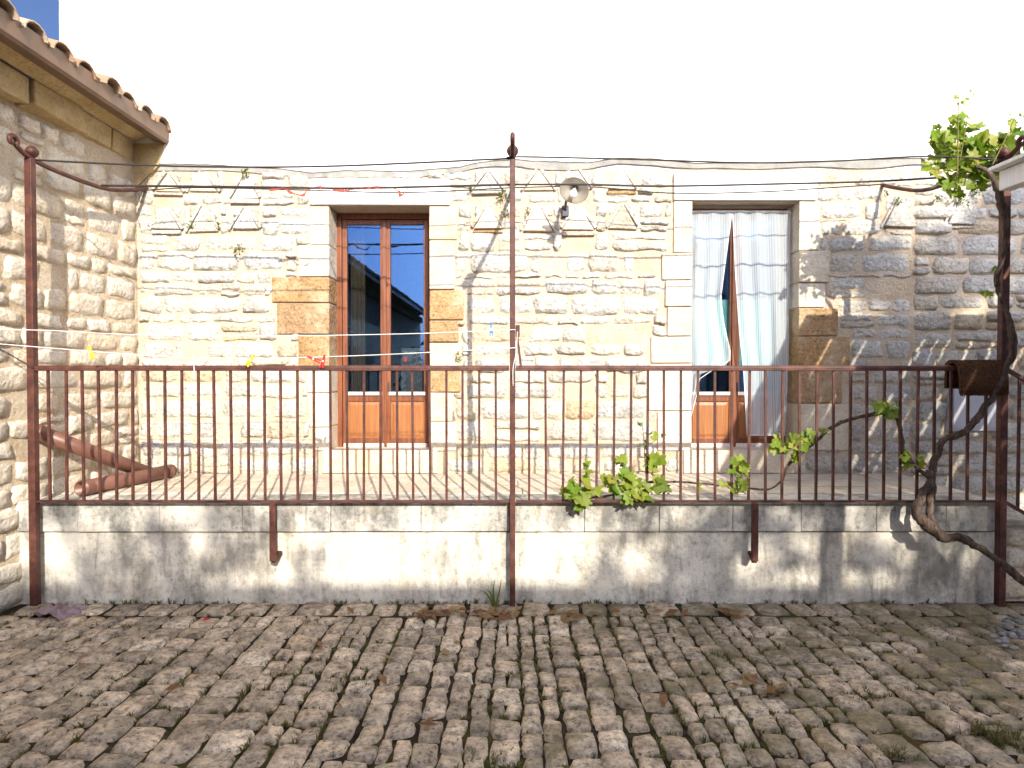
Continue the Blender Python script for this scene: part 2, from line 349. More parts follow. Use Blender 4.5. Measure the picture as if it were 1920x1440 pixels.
M['trunk'] = plain('tree_bark', (0.10, 0.075, 0.055), 0.95, 0.1, 0.3, 20, 0.6)
M['red'] = plain('red_scrap', (0.5, 0.03, 0.04), 0.5)

# ------------------------------------------------------------------ stones
def stone_patch(c4, o, eu, ev, ew, depth, rng, bulge=0.25, jit=0.012, dome=0.0, corner=0.34, su=None, sv=None, under=0.012):
    """c4: four (u,v) corners ccw; returns (verts, faces) of one rough stone face standing `depth` proud"""
    S = su or [-1, -0.86, -0.45, 0.0, 0.45, 0.86, 1]; T = sv or [-1, -0.8, -0.3, 0.3, 0.8, 1]
    lu = ((c4[1][0] - c4[0][0]) + (c4[2][0] - c4[3][0])) / 2; lv = ((c4[3][1] - c4[0][1]) + (c4[2][1] - c4[1][1])) / 2
    sd = Vector((rng.uniform(-50, 50), rng.uniform(-50, 50), rng.uniform(-50, 50)))
    tilt = (rng.uniform(-1, 1) * depth * 0.22, rng.uniform(-1, 1) * depth * 0.25)
    vs = []; nS = len(S); nT = len(T)
    for j, t in enumerate(T):
        for i, s_ in enumerate(S):
            s2 = s_ * math.sqrt(1 - corner * t * t * 0.5) if abs(t) > 0.5 else s_
            t2 = t * math.sqrt(1 - corner * s_ * s_ * 0.5) if abs(s_) > 0.5 else t
            a = (s2 + 1) / 2; b = (t2 + 1) / 2
            u = (1 - b) * ((1 - a) * c4[0][0] + a * c4[1][0]) + b * ((1 - a) * c4[3][0] + a * c4[2][0])
            v = (1 - b) * ((1 - a) * c4[0][1] + a * c4[1][1]) + b * ((1 - a) * c4[3][1] + a * c4[2][1])
            edge = i in (0, nS - 1) or j in (0, nT - 1)
            ring = i in (1, nS - 2) or j in (1, nT - 2)
            nz = mnoise.noise(Vector((u * 9, v * 9, 0)) + sd)
            nf = mnoise.noise(Vector((u * 24, v * 24, 3)) + sd)
            if edge:
                h = -under; jj = jit
            elif ring:
                h = depth * (0.9 + 0.3 * nz); jj = jit * 0.7
            else:
                h = depth * (1.0 + bulge * nz + bulge * 0.5 * nf) + dome * (1 - s_ * s_) * (1 - t * t); jj = jit * 0.6
            if not edge: h += tilt[0] * s_ + tilt[1] * t
            u += jj * mnoise.noise(Vector((u * 16, v * 16, 9)) + sd) * 1.6; v += jj * mnoise.noise(Vector((u * 16, v * 16, 21)) + sd) * 1.6
            vs.append(o + eu * u + ev * v + ew * h)
    fs = []
    for j in range(nT - 1):
        for i in range(nS - 1):
            a = j * nS + i; fs.append((a, a + 1, a + nS + 1, a + nS))
    return vs, fs

def wob(u, k):  # gentle waviness of a course joint
    return 0.012 * mnoise.noise(Vector((u * 1.7, k * 7.3, 0))) + 0.007 * mnoise.noise(Vector((u * 5.0, k * 3.1, 4)))

def courses(u0, u1, rows, wmin, wmax, keep, rng, gap=0.012, split=0.12, tall=0.0):
    """rubble courses: list of quads (4 corners) avoiding the keep-out rectangles"""
    out = []
    for k in range(len(rows) - 1):
        va, vb = rows[k], rows[k + 1]; h = vb - va
        u = u0 - rng.uniform(0, 0.1)
        while u < u1 - 0.04:
            wd = min(rng.uniform(wmin, wmax) * (0.7 + 0.5 * min(h / 0.16, 1.3)), u1 - u + 0.02)
            if u1 - (u + wd) < 0.09: wd = u1 - u
            a, b = max(u, u0), min(u + wd, u1); u += wd
            segs = [(va, vb)]
            if tall and k + 2 < len(rows) and b - a < 0.30 and rng.random() < tall and not any(ka < b and kb > a and kp < rows[k + 2] and kq > va for ka, kb, kp, kq in keep):
                keep = keep + [(a, b, vb, rows[k + 2])]; segs = [(va, rows[k + 2])]
            if h > 0.11 and len(segs) == 1 and segs[0][1] == vb and rng.random() < split:
                q = va + h * rng.uniform(0.38, 0.62); segs = [(va, q), (q, vb)]
            for (p, q) in segs:
                cells = [(a, b, p, q)]
                for (ka, kb, kp, kq) in keep:
                    nxt = []
                    for (ca, cb, cp, cq) in cells:
                        if cb <= ka + 0.004 or ca >= kb - 0.004 or cq <= kp + 0.004 or cp >= kq - 0.004:
                            nxt.append((ca, cb, cp, cq)); continue
                        opts = []
                        if ka - ca > 0.05: opts.append((ca, ka, cp, cq))
                        if cb - kb > 0.05: opts.append((kb, cb, cp, cq))
                        if not opts:
                            if kp - cp > 0.035: opts.append((ca, cb, cp, kp))
                            if cq - kq > 0.035: opts.append((ca, cb, kq, cq))
                        nxt += opts
                    cells = nxt
                for (ca, cb, cp, cq) in cells:
                    if cb - ca < 0.05 or cq - cp < 0.03: continue
                    g = gap * rng.uniform(0.6, 1.5) / 2
                    sl1 = rng.uniform(-0.02, 0.02) * min(1, (cq - cp) / 0.15); sl2 = rng.uniform(-0.02, 0.02) * min(1, (cq - cp) / 0.15)
                    out.append(((ca + g, cp + g + wob(ca, cp)), (cb - g, cp + g + wob(cb, cp)), (cb - g + sl2, cq - g + wob(cb, cq)), (ca + g + sl1, cq - g + wob(ca, cq))))
    return out

# ------------------------------------------------------------------ ground with cobbles
Yb = 1.25                      # face of the long house; terrace front at Y = 0
yard = MB().box((-40, -40, -0.3), (40, 20, 0)).build('cobbled_yard', M['soil'])
tag(yard, 'sloping yard of worn grey cobbles with weeds in the joints', 'yard', None, 'structure')
rc = random.Random(21); cob = []
EX, EY, EZ = Vector((1, 0, 0)), Vector((0, 1, 0)), Vector((0, 0, 1))
u = -3.42
while u < 4.6:                 # border row along the terrace
    wd = rc.uniform(0.17, 0.27); d = rc.uniform(0.0, 0.02)
    cob.append(((u + .008, -0.235 + d), (u + wd - .008, -0.235 + d), (u + wd - .008, -0.02), (u + .008, -0.02))); u += wd
u = -3.44; colx = []
while u < 4.9:
    f = 0.5 + 0.5 * mnoise.noise(Vector((u * 0.8, 3.3, 0)))
    wd = rc.uniform(0.090, 0.165) * (0.85 + 0.35 * f) * (1.18 if abs(u) > 1.3 else 0.95); colx.append((u, wd)); u += wd
for ci, (u, wd) in enumerate(colx):
    v = -0.25 - rc.uniform(0, 0.02); pend = 0
    while v > -4.3:
        ln = rc.uniform(0.115, 0.205) * (0.8 + 1.6 * wd)
        def xx(q, e): return q + 0.022 * mnoise.noise(Vector((q * 2.0, e * 0.9, 1.0))) + 0.008 * mnoise.noise(Vector((q * 3, e * 4, 8)))
        g = rc.uniform(0.002, 0.007); jx = [rc.uniform(-.007, .007) for _ in range(4)]
        sh = rc.uniform(-0.018, 0.018)
        if wd > 0.135 and rc.random() < 0.16:
            mid = u + wd * rc.uniform(0.42, 0.58)
            for (p, q) in ((u, mid), (mid, u + wd)):
                cob.append(((xx(p, v - ln) + g, v - ln + g), (xx(q, v - ln) - g, v - ln + g + sh / 2), (xx(q, v) - g, v - g), (xx(p, v) + g, v - g)))
        else:
            cob.append(((xx(u, v - ln) + g + jx[0], v - ln + g + sh), (xx(u + wd, v - ln) - g + jx[1], v - ln + g - sh), (xx(u + wd, v) - g + jx[2], v - g - sh * .5), (xx(u, v) + g + jx[3], v - g + sh * .5)))
        v -= ln
def in_view(q):
    cx = sum(p[0] for p in q) / 4; cy = sum(p[1] for p in q) / 4; dd = cy + 4.51
    return dd > 2.35 and abs(cx) < dd * 960 / FPX + 0.12
def px_area(q):
    cy = sum(p[1] for p in q) / 4; dd = max(cy + 4.51, 0.2)
    return (q[1][0] - q[0][0]) * (q[3][1] - q[0][1]) / dd ** 3
vis = sorted([q for q in cob if in_view(q)], key=px_area, reverse=True)
big = set(id(q) for q in vis[:298]); rest = MB()
SC, TC = [-1, -0.84, -0.3, 0.3, 0.84, 1], [-1, -0.84, -0.3, 0.3, 0.84, 1]
for q in cob:
    near = in_view(q)
    vs_, fs_ = stone_patch(q, Vector((0, 0, 0)), EX, EY, EZ, rc.uniform(0.016, 0.027), rc, 0.2, 0.011, rc.uniform(0.0, 0.004), 0.22, SC if near else [-1, -.8, .8, 1], TC if near else [-1, -.8, .8, 1], 0.006)
    if id(q) in big: MB().add(vs_, fs_).build('cobble', M['cobble'], yard, True)
    else: rest.add(vs_, fs_)
tag(rest.build('cobbles', M['cobble'], yard, True), kind='stuff')

# ------------------------------------------------------------------ the long house behind
house = thing('stone_house', (0, 1.6, 0), 'long cream rubble-stone house with white plastered upper storey and two glazed doors', 'house')
def B(px, py, Y=Yb):
    p = U(px, py, Y); return p.x, p.z
ZT = 0.74
dl0, dl1, dr0, dr1 = B(617, 700)[0], B(808, 700)[0], B(1294, 700)[0], B(1497, 700)[0]
zl_top, zl_bot = B(617, 387)[1], B(617, 845)[1]; zr_top, zr_bot = B(1294, 378)[1], B(1294, 845)[1]
XL, XR = -4.04, 7.0; YI = Yb + 0.45; ztop = B(960, 318)[1]
mw = MB()
mw.box((XL, Yb, -0.2), (dl0, YI, ztop)); mw.box((dl1, Yb, -0.2), (dr0, YI, ztop)); mw.box((dr1, Yb, -0.2), (XR, YI, ztop))
for a, b, zt, zb in ((dl0, dl1, zl_top, zl_bot), (dr0, dr1, zr_top, zr_bot)):
    mw.box((a, Yb, zt), (b, YI, ztop)); mw.box((a, Yb, -0.2), (b, YI, zb))
mw.build('wall', M['mortar'], house)
# plastered upper storey with a ragged lower edge
low = [(185 + 0, 309), (330, 308), (420, 311), (520, 317), (590, 325), (650, 320), (760, 322), (862, 314), (900, 305), (960, 300), (1030, 304), (1100, 306), (1160, 297), (1230, 299), (1300, 307), (1420, 306), (1560, 302), (1700, 298), (1800, 297), (2300, 296)]
pts = [B(px, py) for px, py in low]; pts[0] = (-3.76, pts[0][1]); pts[-1] = (XR, pts[-1][1])
fine = []
for i in range(len(pts) - 1):
    for j in range(6):
        t = j / 6; x = pts[i][0] * (1 - t) + pts[i + 1][0] * t; z = pts[i][1] * (1 - t) + pts[i + 1][1] * t
        fine.append((x, z + (0.006 * mnoise.noise(Vector((x * 9, 0, 0))) if j else 0)))
fine.append(pts[-1])
up = MB()
for i in range(len(fine) - 1):
    (xa, za), (xb, zb) = fine[i], fine[i + 1]
    up.add([(xa, Yb - 0.03, za), (xb, Yb - 0.03, zb), (xb, Yb - 0.03, 9), (xa, Yb - 0.03, 9), (xa, Yb + 0.02, za - .004), (xb, Yb + 0.02, zb - .004)],
           [(0, 1, 2, 3), (4, 5, 1, 0)])
up.box((XL + 0.02, Yb + 0.01, ztop - 0.05), (XR, YI, 9.0))
up.build('plaster', M['plaster'], house)
q = MB()
for k in range(13):
    za = 3.1 + k * 0.46; q.box((XL - R.uniform(0, .015), Yb - 0.045 - R.uniform(0, .01), za + .001), (-3.752, Yb + 0.2, za + 0.459))
q.build('quoin_strip', M['quoin'], house, bevel=0.008)
cem = MB()                     # cement fillet that also paints the grey shadow band under the plaster edge
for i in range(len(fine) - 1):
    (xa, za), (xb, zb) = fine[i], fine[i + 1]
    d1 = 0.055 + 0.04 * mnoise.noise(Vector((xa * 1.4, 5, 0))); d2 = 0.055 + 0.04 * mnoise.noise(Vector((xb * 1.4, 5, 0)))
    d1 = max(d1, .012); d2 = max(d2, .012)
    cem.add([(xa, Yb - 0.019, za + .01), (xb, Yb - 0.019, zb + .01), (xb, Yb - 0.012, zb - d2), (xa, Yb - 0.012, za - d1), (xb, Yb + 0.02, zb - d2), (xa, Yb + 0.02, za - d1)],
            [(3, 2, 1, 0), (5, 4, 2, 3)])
cem.build('cement_shadow_fillet', M['cement'], house)
back = MB().box((XL, 6, -0.2), (XR, 6.3, 9)).box((XL, YI, -0.2), (XL + 0.3, 6, 9)).box((XR - 0.3, YI, -0.2), (XR, 6, 9))
back.build('rear_walls', M['plaster'], house)
MB().box((XL - .1, Yb - .05, 9.003), (XR + .1, 6.4, 9.15)).build('roof', M['tile'], house)
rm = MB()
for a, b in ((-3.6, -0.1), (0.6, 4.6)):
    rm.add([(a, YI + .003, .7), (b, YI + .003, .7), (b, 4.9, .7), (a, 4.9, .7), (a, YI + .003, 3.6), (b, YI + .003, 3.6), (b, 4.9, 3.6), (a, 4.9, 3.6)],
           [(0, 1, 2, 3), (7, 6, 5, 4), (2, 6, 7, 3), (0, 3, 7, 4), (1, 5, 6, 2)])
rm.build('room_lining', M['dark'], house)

keep = []
def block(x0, y0, x1, y1, mat, name='jamb_stone', proud=0.022, depth=0.26, inner=0):
    a, z1 = B(x0, y0); b, z0 = B(x1, y1)
    keep.append((a, b, z0, z1)); g = 0.003
    if inner > 0: b = (dl0 if b < 0 else dr0) + 0.012
    if inner < 0: a = (dl1 if a < 0 else dr1) - 0.012
    pr = proud + R.uniform(-0.004, 0.006)
    o = MB().box((a + g, Yb - pr, z0 + g), (b - g, Yb + depth, z1 - g), 0.003)
    return o.build(name, M[mat], house, bevel=0.007)
C_, T_ = 'ashlar', 'tan'
for y0, y1, x, mt in ((387, 460, 582, C_), (460, 519, 560, C_), (520, 567, 510, T_), (569, 627, 520, T_), (630, 690, 560, T_), (691, 736, 577, C_), (737, 800, 581, C_), (801, 845, 586, C_)):
    block(x, y0, 617, y1, mt, inner=1)
for y0, y1, x, mt in ((387, 450, 858, C_), (451, 543, 854, C_), (544, 600, 870, T_), (601, 642, 860, T_), (643, 690, 866, C_), (691, 735, 864, T_), (736, 790, 852, C_), (791, 845, 856, C_)):
    block(808, y0, x, y1, mt, inner=-1)
for y0, y1, x, mt in ((378, 474, 1262, C_), (475, 525, 1240, C_), (526, 575, 1246, C_), (576, 630, 1250, C_), (631, 681, 1220, C_), (682, 770, 1216, C_), (771, 845, 1232, C_)):
    block(x, y0, 1294, y1, mt, inner=1)
for y0, y1, x, mt in ((378, 470, 1536, C_), (471, 530, 1552, C_), (531, 577, 1546, C_), (578, 630, 1570, T_), (631, 690, 1592, T_), (691, 756, 1578, T_), (757, 845, 1592, C_)):
    block(1497, y0, x, y1, mt, inner=-1)
block(582, 337, 845, 386, 'lintel', 'lintel', 0.034); block(1262, 326, 1530, 377, 'lintel', 'lintel', 0.034)
for a, b in ((dl0, dl1), (dr0, dr1)):
    zt = zl_bot
    MB().box((a - .06, Yb - 0.02, ZT + .002), (b + .06, Yb + 0.26, zt + 0.006)).build('threshold', M['ashlar'], house, bevel=0.008)
    keep.append((a - .06, b + .06, ZT, zt)); 
keep.append((dl0, dl1, ZT, zl_top)); keep.append((dr0, dr1, ZT, zr_top))
# triangular pigeon holes
tri = [(317, 327, 360, 25), (383, 327, 360, 26), (461, 331, 373, 25), (314, 391, 431, 26), (383, 388, 435, 27), (462, 392, 431, 25),
       (915, 324, 358, 27), (1010, 322, 358, 27), (1082, 322, 356, 24), (1165, 320, 356, 25),
       (915, 388, 430, 26), (1008, 385, 434, 28), (1084, 388, 432, 29), (1167, 386, 430, 27), (1685, 370, 426, 29), (1798, 377, 422, 26)]
for cx, yt, yb_, hw in tri:
    ax, az = B(cx, yt); x0, bz = B(cx - hw, yb_); x1, _ = B(cx + hw, yb_)
    keep.append((x0 - 0.012, x1 + 0.012, bz - 0.02, az + 0.015)); j = lambda: R.uniform(-.006, .006)
    for s_ in (-1, 1):
        if R.random() < .85:
            xo = (x0 if s_ < 0 else x1) - s_ * R.uniform(.0, .012); xi = ax + s_ * R.uniform(.05, .065); za = bz + (az - bz) * R.uniform(.5, .62); zc_ = az + R.uniform(-.005, .02); a_, b_ = min(xo, xi), max(xo, xi)
            MB().add(*stone_patch([(a_, za), (b_, za + j()), (b_ + j(), zc_), (a_, zc_ + j())], Vector((0, Yb, 0)), EX, EZ, Vector((0, -1, 0)), R.uniform(.006, .02), R, .5, .014)).build('rubble_piece', M['stone'], house, True)
    MB().prism([(x0 + j(), bz + j()), (x1 + j(), bz + j()), (ax + .012, az + j()), (ax - .012, az + j())], Yb - (.042 if cx > 1500 else .034 if yt > 380 else .024) + j(), Yb + .05).build('triangle_stone', M['ashlar' if R.random() < .6 else 'stone'], house, bevel=0.007)
    for s_, xb in ((-1, x0), (1, x1)):
        d = Vector((xb - ax, 0, bz - az)); n = Vector((s_ * abs(d.z), 0, abs(d.x))).normalized(); wd = R.uniform(.022, .034)
        e = 1 + R.uniform(-.08, .1)
        p0 = Vector((ax, 0, az)) + n * .010; p1 = Vector((ax, 0, az)) + d * e + n * .010; p2 = p1 + n * wd * R.uniform(.7, 1); p3 = p0 + n * wd
        if R.random() < 0.85:
            MB().prism([(p.x, p.z) for p in (p0, p1, p2, p3)], Yb - (.022 if cx > 1500 else .032) + j(), Yb + .03).build('slanted_slab', M['stone'], house, bevel=0.004)
    if R.random() < 0.6:
        MB().box((x0 - .01, Yb - R.uniform(.022, .045), bz - R.uniform(.03, .05)), (x1 + .01, Yb + .02, bz - .012), .004).build('base_slab', M['tan' if R.random() < .35 else 'stone'], house, bevel=0.006)
rw = random.Random(5)
rows = [ZT - 0.0]
for y in (858, 824, 789, 752, 722, 694, 668, 640, 612, 590, 560, 526, 508, 470, 440, 408, 380, 352, 328): rows.append(B(960, y)[1])
rows[-1] = ztop - 0.02
qs = []
for zi, (za, zb_) in enumerate(((262, 598), (830, 1276), (1510, 1920))):
    xa_, xb_ = B(za, 600)[0], (B(zb_, 600)[0] if zi < 2 else 3.62)
    rws = [rows[0]] + [r + rw.uniform(-.03, .03) for r in rows[1:-1]] + [rows[-1]]
    qs += courses(xa_, xb_, rws, 0.15, 0.44, keep, rw, 0.012, 0.13, 0.2)
for (a_, b_) in ((598, 830), (1276, 1510)): qs += courses(B(a_, 600)[0], B(b_, 600)[0], rows, .15, .4, keep, rw, .012, .1)
stn = []
for q in qs:
    vs_, fs_ = stone_patch(q, Vector((0, Yb, 0)), EX, EZ, Vector((0, -1, 0)), rw.choice((.006, .010, .015, .022, .030) if q[0][0] < 2.4 else (.003, .006, .009, .014)) + rw.uniform(0, .003), rw, 0.6, 0.02, 0, .3)
    stn.append(((q[1][0] - q[0][0]) * (q[3][1] - q[0][1]), vs_, fs_))
stn.sort(key=lambda t: -t[0])
for a, vs_, fs_ in stn[:290]: MB().add(vs_, fs_).build('stone', M['stone'], house, True)
left = MB()
for a, vs_, fs_ in stn[290:]: left.add(vs_, fs_)
rr2 = [-0.1]
while rr2[-1] < ztop - .1: rr2.append(min(rr2[-1] + rw.uniform(.12, .2), ztop - .02))
for q in courses(3.62, 6.9, rr2, 0.18, 0.42, [], rw, 0.014, 0.1):
    left.add(*stone_patch(q, Vector((0, Yb, 0)), EX, EZ, Vector((0, -1, 0)), rw.uniform(0.014, 0.04), rw, 0.45, 0.016))
tag(left.build('small_stones', M['stone'], house, True), kind='stuff')

# doors (part of the house): frame > leaf frames, panes, panels
YD = Yb + 0.24
def door(a, b, zb, zt, zglass, zrail, lab):
    fr = MB(); F = 0.055
    fr.box((a, YD, zb), (a + F, YD + .09, zt)); fr.box((b - F, YD, zb), (b, YD + .09, zt)); fr.box((a + F, YD + .002, zt - F), (b - F, YD + .09, zt))
    d = fr.build('door', M['wood'], house, bevel=0.006); d['label'] = lab
    mid = (a + b) / 2
    for (x0, x1, inn) in ((a + F, mid, 1), (mid, b - F, -1)):
        st = 0.046; lf = MB(); ya, yb = YD + .016, YD + .064
        x0 += .002; x1 -= .002
        lf.box((x0, ya, zb + .03), (x0 + st, yb, zt - F - .003)); lf.box((x1 - st, ya, zb + .03), (x1, yb, zt - F - .003))
        lf.box((x0 + st, ya + .002, zt - F - .05), (x1 - st, yb, zt - F - .004)); lf.box((x0 + st, ya + .002, zb + .031), (x1 - st, yb, zb + .12))
        lf.box((x0 + st, ya + .002, zrail - .035), (x1 - st, yb, zglass - .006))
        lf.build('leaf_frame', M['wood'], d, bevel=0.005)
        MB().box((x0 + st, ya + .02, zglass), (x1 - st, ya + .026, zt - F - .05)).build('pane', M['glass'], d)
        MB().box((x0 + st, ya + .014, zb + .12), (x1 - st, yb - .012, zrail - .035)).build('panel_ground', M['panel'], d)
        i_ = .035; pb = MB(); xa, xb, za, zc = x0 + st + i_, x1 - st - i_, zb + .12 + i_, zrail - .035 - i_
        yo, yi2 = ya + .004, ya + .0135
        pb.add([(xa - .025, yi2, za - .025), (xb + .025, yi2, za - .025), (xb + .025, yi2, zc + .025), (xa - .025, yi2, zc + .025), (xa, yo, za), (xb, yo, za), (xb, yo, zc), (xa, yo, zc)],
               [(0, 1, 5, 4), (1, 2, 6, 5), (2, 3, 7, 6), (3, 0, 4, 7), (4, 5, 6, 7)])
        pb.build('raised_panel', M['panel'], d)
        MB().box((x0 + st * .6, ya - .016, zglass - .022), (x1 - st * .6, ya - .002, zglass + .012)).build('weather_bar', M['bleached'], d, bevel=0.004)
        MB().box((x0 + .01, ya - .022, zb + .034), (x1 - .01, ya - .002, zb + .07)).build('weather_bar', M['bleached'], d, bevel=0.005)
    MB().box((mid - .03, YD - .004, zb + .05), (mid + .012, YD + .0155, zt - F - .02)).build('meeting_strip', M['wood'], d, bevel=0.005)
    MB().box((mid + .022, YD - .004, zglass + .02), (mid + .036, YD + .0155, zglass + .10)).build('lock_plate', M['black'], d)
    MB().box((a + .01, YD - .03, zb), (b - .01, YD + .09, zb + .028)).build('door_sill', M['wood'], d, bevel=0.005)
    return d
zd = lambda y: U(720, y, YD)[2]
dL = door(dl0 - .002, dl1 + .002, zd(845), zl_top + .0, zd(737), zd(746), 'glazed wooden double door reflecting blue sky')
dR = door(dr0 - .002, dr1 + .002, zd(845), zr_top + .0, zd(737), zd(746), 'wooden double door half hidden by white sheer curtains')
# lettering and card inside the left door pane
def text(s, loc, size, mat, name):
    cu = bpy.data.curves.new(name, 'FONT'); cu.body = s; cu.size = size; cu.extrude = 0.0005; cu.align_x = 'CENTER'
    t = bpy.data.objects.new(name, cu); me = bpy.data.meshes.new_from_object(t); bpy.data.objects.remove(t)
    me.materials.append(mat); return me
bg_ = thing('wine_carton', (-0.98, YD + .12, zd(755)), 'dark printed carton standing inside the glazed door under the clothes line', 'carton')
cx = U(772, 700, YD + .13).x
MB().box((cx - .10, YD + .11, zd(735)), (cx + .13, YD + .25, zd(652))).build('carton_body', M['black'], bg_, bevel=.004)
for py, nm in ((664, 'lettering'), (690, 'lettering')):
    me = text('TRUSCA', None, 0.032, M['print'], nm); o = bpy.data.objects.new(nm, me)
    p = U(769, py, YD + .108); link(o, bg_, Vector((p.x, YD + .1085, p.z))); o.rotation_euler = (math.pi / 2, 0, 0)
p = U(760, 674, YD + .1); MB().box((p.x - .018, YD + .105, p.z - .022), (p.x + .018, YD + .109, p.z + .026)).build('red_seal', M['red'], bg_)

# ------------------------------------------------------------------ terrace
ter = thing('terrace', (0, .6, 0), 'raised stone terrace with stained pale front and capped edge', 'terrace')
TX0, TX1 = -3.54, 3.50
zc0, zc1 = U(960, 996, 0).z, ZT - 0.004
MB().box((TX0, 0.0, -0.1), (TX1, 1.249, zc0 - .008)).build('front_wall', M['front'], ter)
MB().box((TX0, 0.30, zc0), (TX1, 1.249, ZT - .012)).build('terrace_floor', M['paving'], ter)
rs = random.Random(3)
y = 0.30; k = 0                # paving slabs, staggered rows
fl = []
while y < 1.22:
    dy = min(rs.uniform(.26, .34), 1.235 - y); x = TX0 - rs.uniform(0, .4)
    while x < TX1:
        wd = rs.uniform(.42, .66); a, b = max(x, TX0), min(x + wd, TX1); x += wd
        if b - a < .06: continue
        z = ZT + rs.uniform(-.002, .002)
        MB().box((a + .004, y + .004, ZT - .03), (b - .004, y + dy - .004, z)).build('paving_slab', M['paving'], ter, bevel=.004)
    y += dy
caps = [50, 150, 302, 457, 622, 790, 955, 1095, 1235, 1372, 1500, 1640, 1770, 1885]
for i in range(len(caps) - 1):
    a, b = U(caps[i], 970, 0).x, U(caps[i + 1], 970, 0).x
    if i == 0: a = TX0
    if i == len(caps) - 2: b = TX1
    MB().box((a + .0015, -0.022 - rs.uniform(0, .005), zc0 + .002 + rs.uniform(-.003, .003)), (b - .0015, 0.298, zc1 + rs.uniform(-.003, .003)), .0015).build('cap_stone', M['cap'], ter, bevel=.006)

# stair going down at the right end
sta = thing('stair', (4.1, .6, 0), 'short stone stair descending beside the right-hand post, in deep shade', 'stair')
for k in range(4):
    zt = 0.60 - k * 0.16; x = TX1 + .02 + k * .30
    MB().box((x, 0.06, -.05), (x + (.30 if k < 3 else .34), 1.24, zt - .05), .002).build('riser_block', M['stone_side'], sta, bevel=.01)
    MB().box((x - .02, 0.03, zt - .047), (x + .31, 1.24, zt), .002).build('tread', M['cap'], sta, bevel=.01)
for (x, z, wd, h) in ((3.53, .02, .17, .2), (3.71, .02, .2, .16), (3.54, .23, .14, .16), (3.69, .2, .21, .14), (3.55, .40, .2, .13)):
    MB().add(*stone_patch([(x, z), (x + wd, z), (x + wd, z + h), (x, z + h)], Vector((0, 0.06, 0)), EX, EZ, Vector((0, -1, 0)), .04, rs, .3, .015)).build('stone', M['stone_side'], sta, True)

# ------------------------------------------------------------------ left building
sh = thing('side_house', (-4.5, -7, 0), 'tan rubble-stone side house with brown gutter under tiled eaves', 'house')
XW = -3.45; ZE = 1.65
XF, YF = -3.545, -.3                                # the wall face kinks slightly beside the terrace
EK = Vector((XW + .06 - XF, Yb - YF, 0)); KL = EK.length; EK.normalize(); EN = Vector((EK.y, -EK.x, 0))
wp_ = [(-9, -17), (XF, -17), (XF, YF), (XW + .06, Yb - .003), (-9, Yb - .003)]; n = len(wp_)
MB().add([(x, y, -.2) for x, y in wp_] + [(x, y, ZE + 2.0) for x, y in wp_], [tuple(range(n - 1, -1, -1)), tuple(range(n, 2 * n))] + [(i, (i + 1) % n, n + (i + 1) % n, n + i) for i in range(n)]).build('wall', M['side_mortar'], sh)
rl = random.Random(11); rows = [0.0]
while rows[-1] < ZE + 1.86: rows.append(min(rows[-1] + rl.uniform(.12, .21), ZE + 1.88))
qs = [(0, q) for q in courses(-6.5, YF, rows, .16, .40, [], rl, .022, .14, .2)] + [(1, q) for q in courses(0, KL - .02, rows, .15, .38, [], rl, .020, .14, .2)]
ct = 0; rest = MB()
for kk, q in qs:
    vis_ = kk or q[1][0] > -0.75
    vs_, fs_ = stone_patch(q, Vector((XF, YF, 0)) if kk else Vector((XF, 0, 0)), EK if kk else EY, EZ, EN if kk else EX, rl.uniform(.006, .024), rl, .5, .022)
    if vis_: MB().add(vs_, fs_).build('stone', M['stone_side'], sh, True); ct += 1
    else: rest.add(vs_, fs_)
tag(rest.build('far_stones', M['stone_side'], sh, True), kind='stuff')
y = Yb - .02; k = 0; rest = MB()
while y > -16.5:                                  # projecting cornice stones
    ln = rl.uniform(.32, .52); x1 = XW + .07 + rl.uniform(-.012, .012)
    mb = MB().box((XW - .1, y - ln + .006, ZE + 1.90 + rl.uniform(-.012, .01)), (x1, y - .006, ZE + 2.085), .01)
    if y > -2.5: mb.build('cornice_stone', M['cornice'], sh, bevel=.014)
    else: rest.add(mb.v, mb.f)
    y -= ln
tag(rest.build('far_cornice', M['cornice'], sh), kind='stuff')
mb = MB()                                         # plaster cove under the tiles
ys = [Yb - .01 - .12 * i for i in range(140)]
for i in range(len(ys) - 1):
    o1 = .02 * mnoise.noise(Vector((ys[i] * 3, 0, 0))); o2 = .02 * mnoise.noise(Vector((ys[i + 1] * 3, 0, 0)))
    mb.add([(XW + .07, ys[i], ZE + 2.08), (XW + .07, ys[i + 1], ZE + 2.08), (XW + .30 + o2, ys[i + 1], ZE + 2.16), (XW + .30 + o1, ys[i], ZE + 2.16)], [(0, 1, 2, 3)])
mb.build('eaves_mortar', M['cornice'], sh, True)
MB().add([(XW + .02, Yb - .04, ZE + 1.62), (XW + .02, Yb - .04, ZE + 2.06), (XW + .34, Yb - .04, ZE + 2.06), (XW + .28, Yb - .04, ZE + 1.86),
          (XW + .02, Yb, ZE + 1.62), (XW + .02, Yb, ZE + 2.06), (XW + .34, Yb, ZE + 2.06), (XW + .28, Yb, ZE + 1.86)],
         [(0, 1, 2, 3), (3, 2, 6, 7), (0, 3, 7, 4), (7, 6, 5, 4)]).build('corner_fillet', M['cornice'], sh)
gx = -3.07                                        # box gutter with folded lip
prof = [(gx - .13, 2.19), (gx - .13, 2.075), (gx - .02, 2.055), (gx - .004, 2.075), (gx, 2.195), (gx - .014, 2.195), (gx - .016, 2.09), (gx - .118, 2.09), (gx - .118, 2.19)]
g0, g1 = -16.5, Yb - .04; n = len(prof)
MB().add([(x, g0, ZE + z) for x, z in prof] + [(x, g1, ZE + z) for x, z in prof],
         [(i, (i + 1) % n, n + (i + 1) % n, n + i) for i in range(n)] + [tuple(range(n)), tuple(range(2 * n - 1, n - 1, -1))]).build('gutter', M['gutter'], sh)
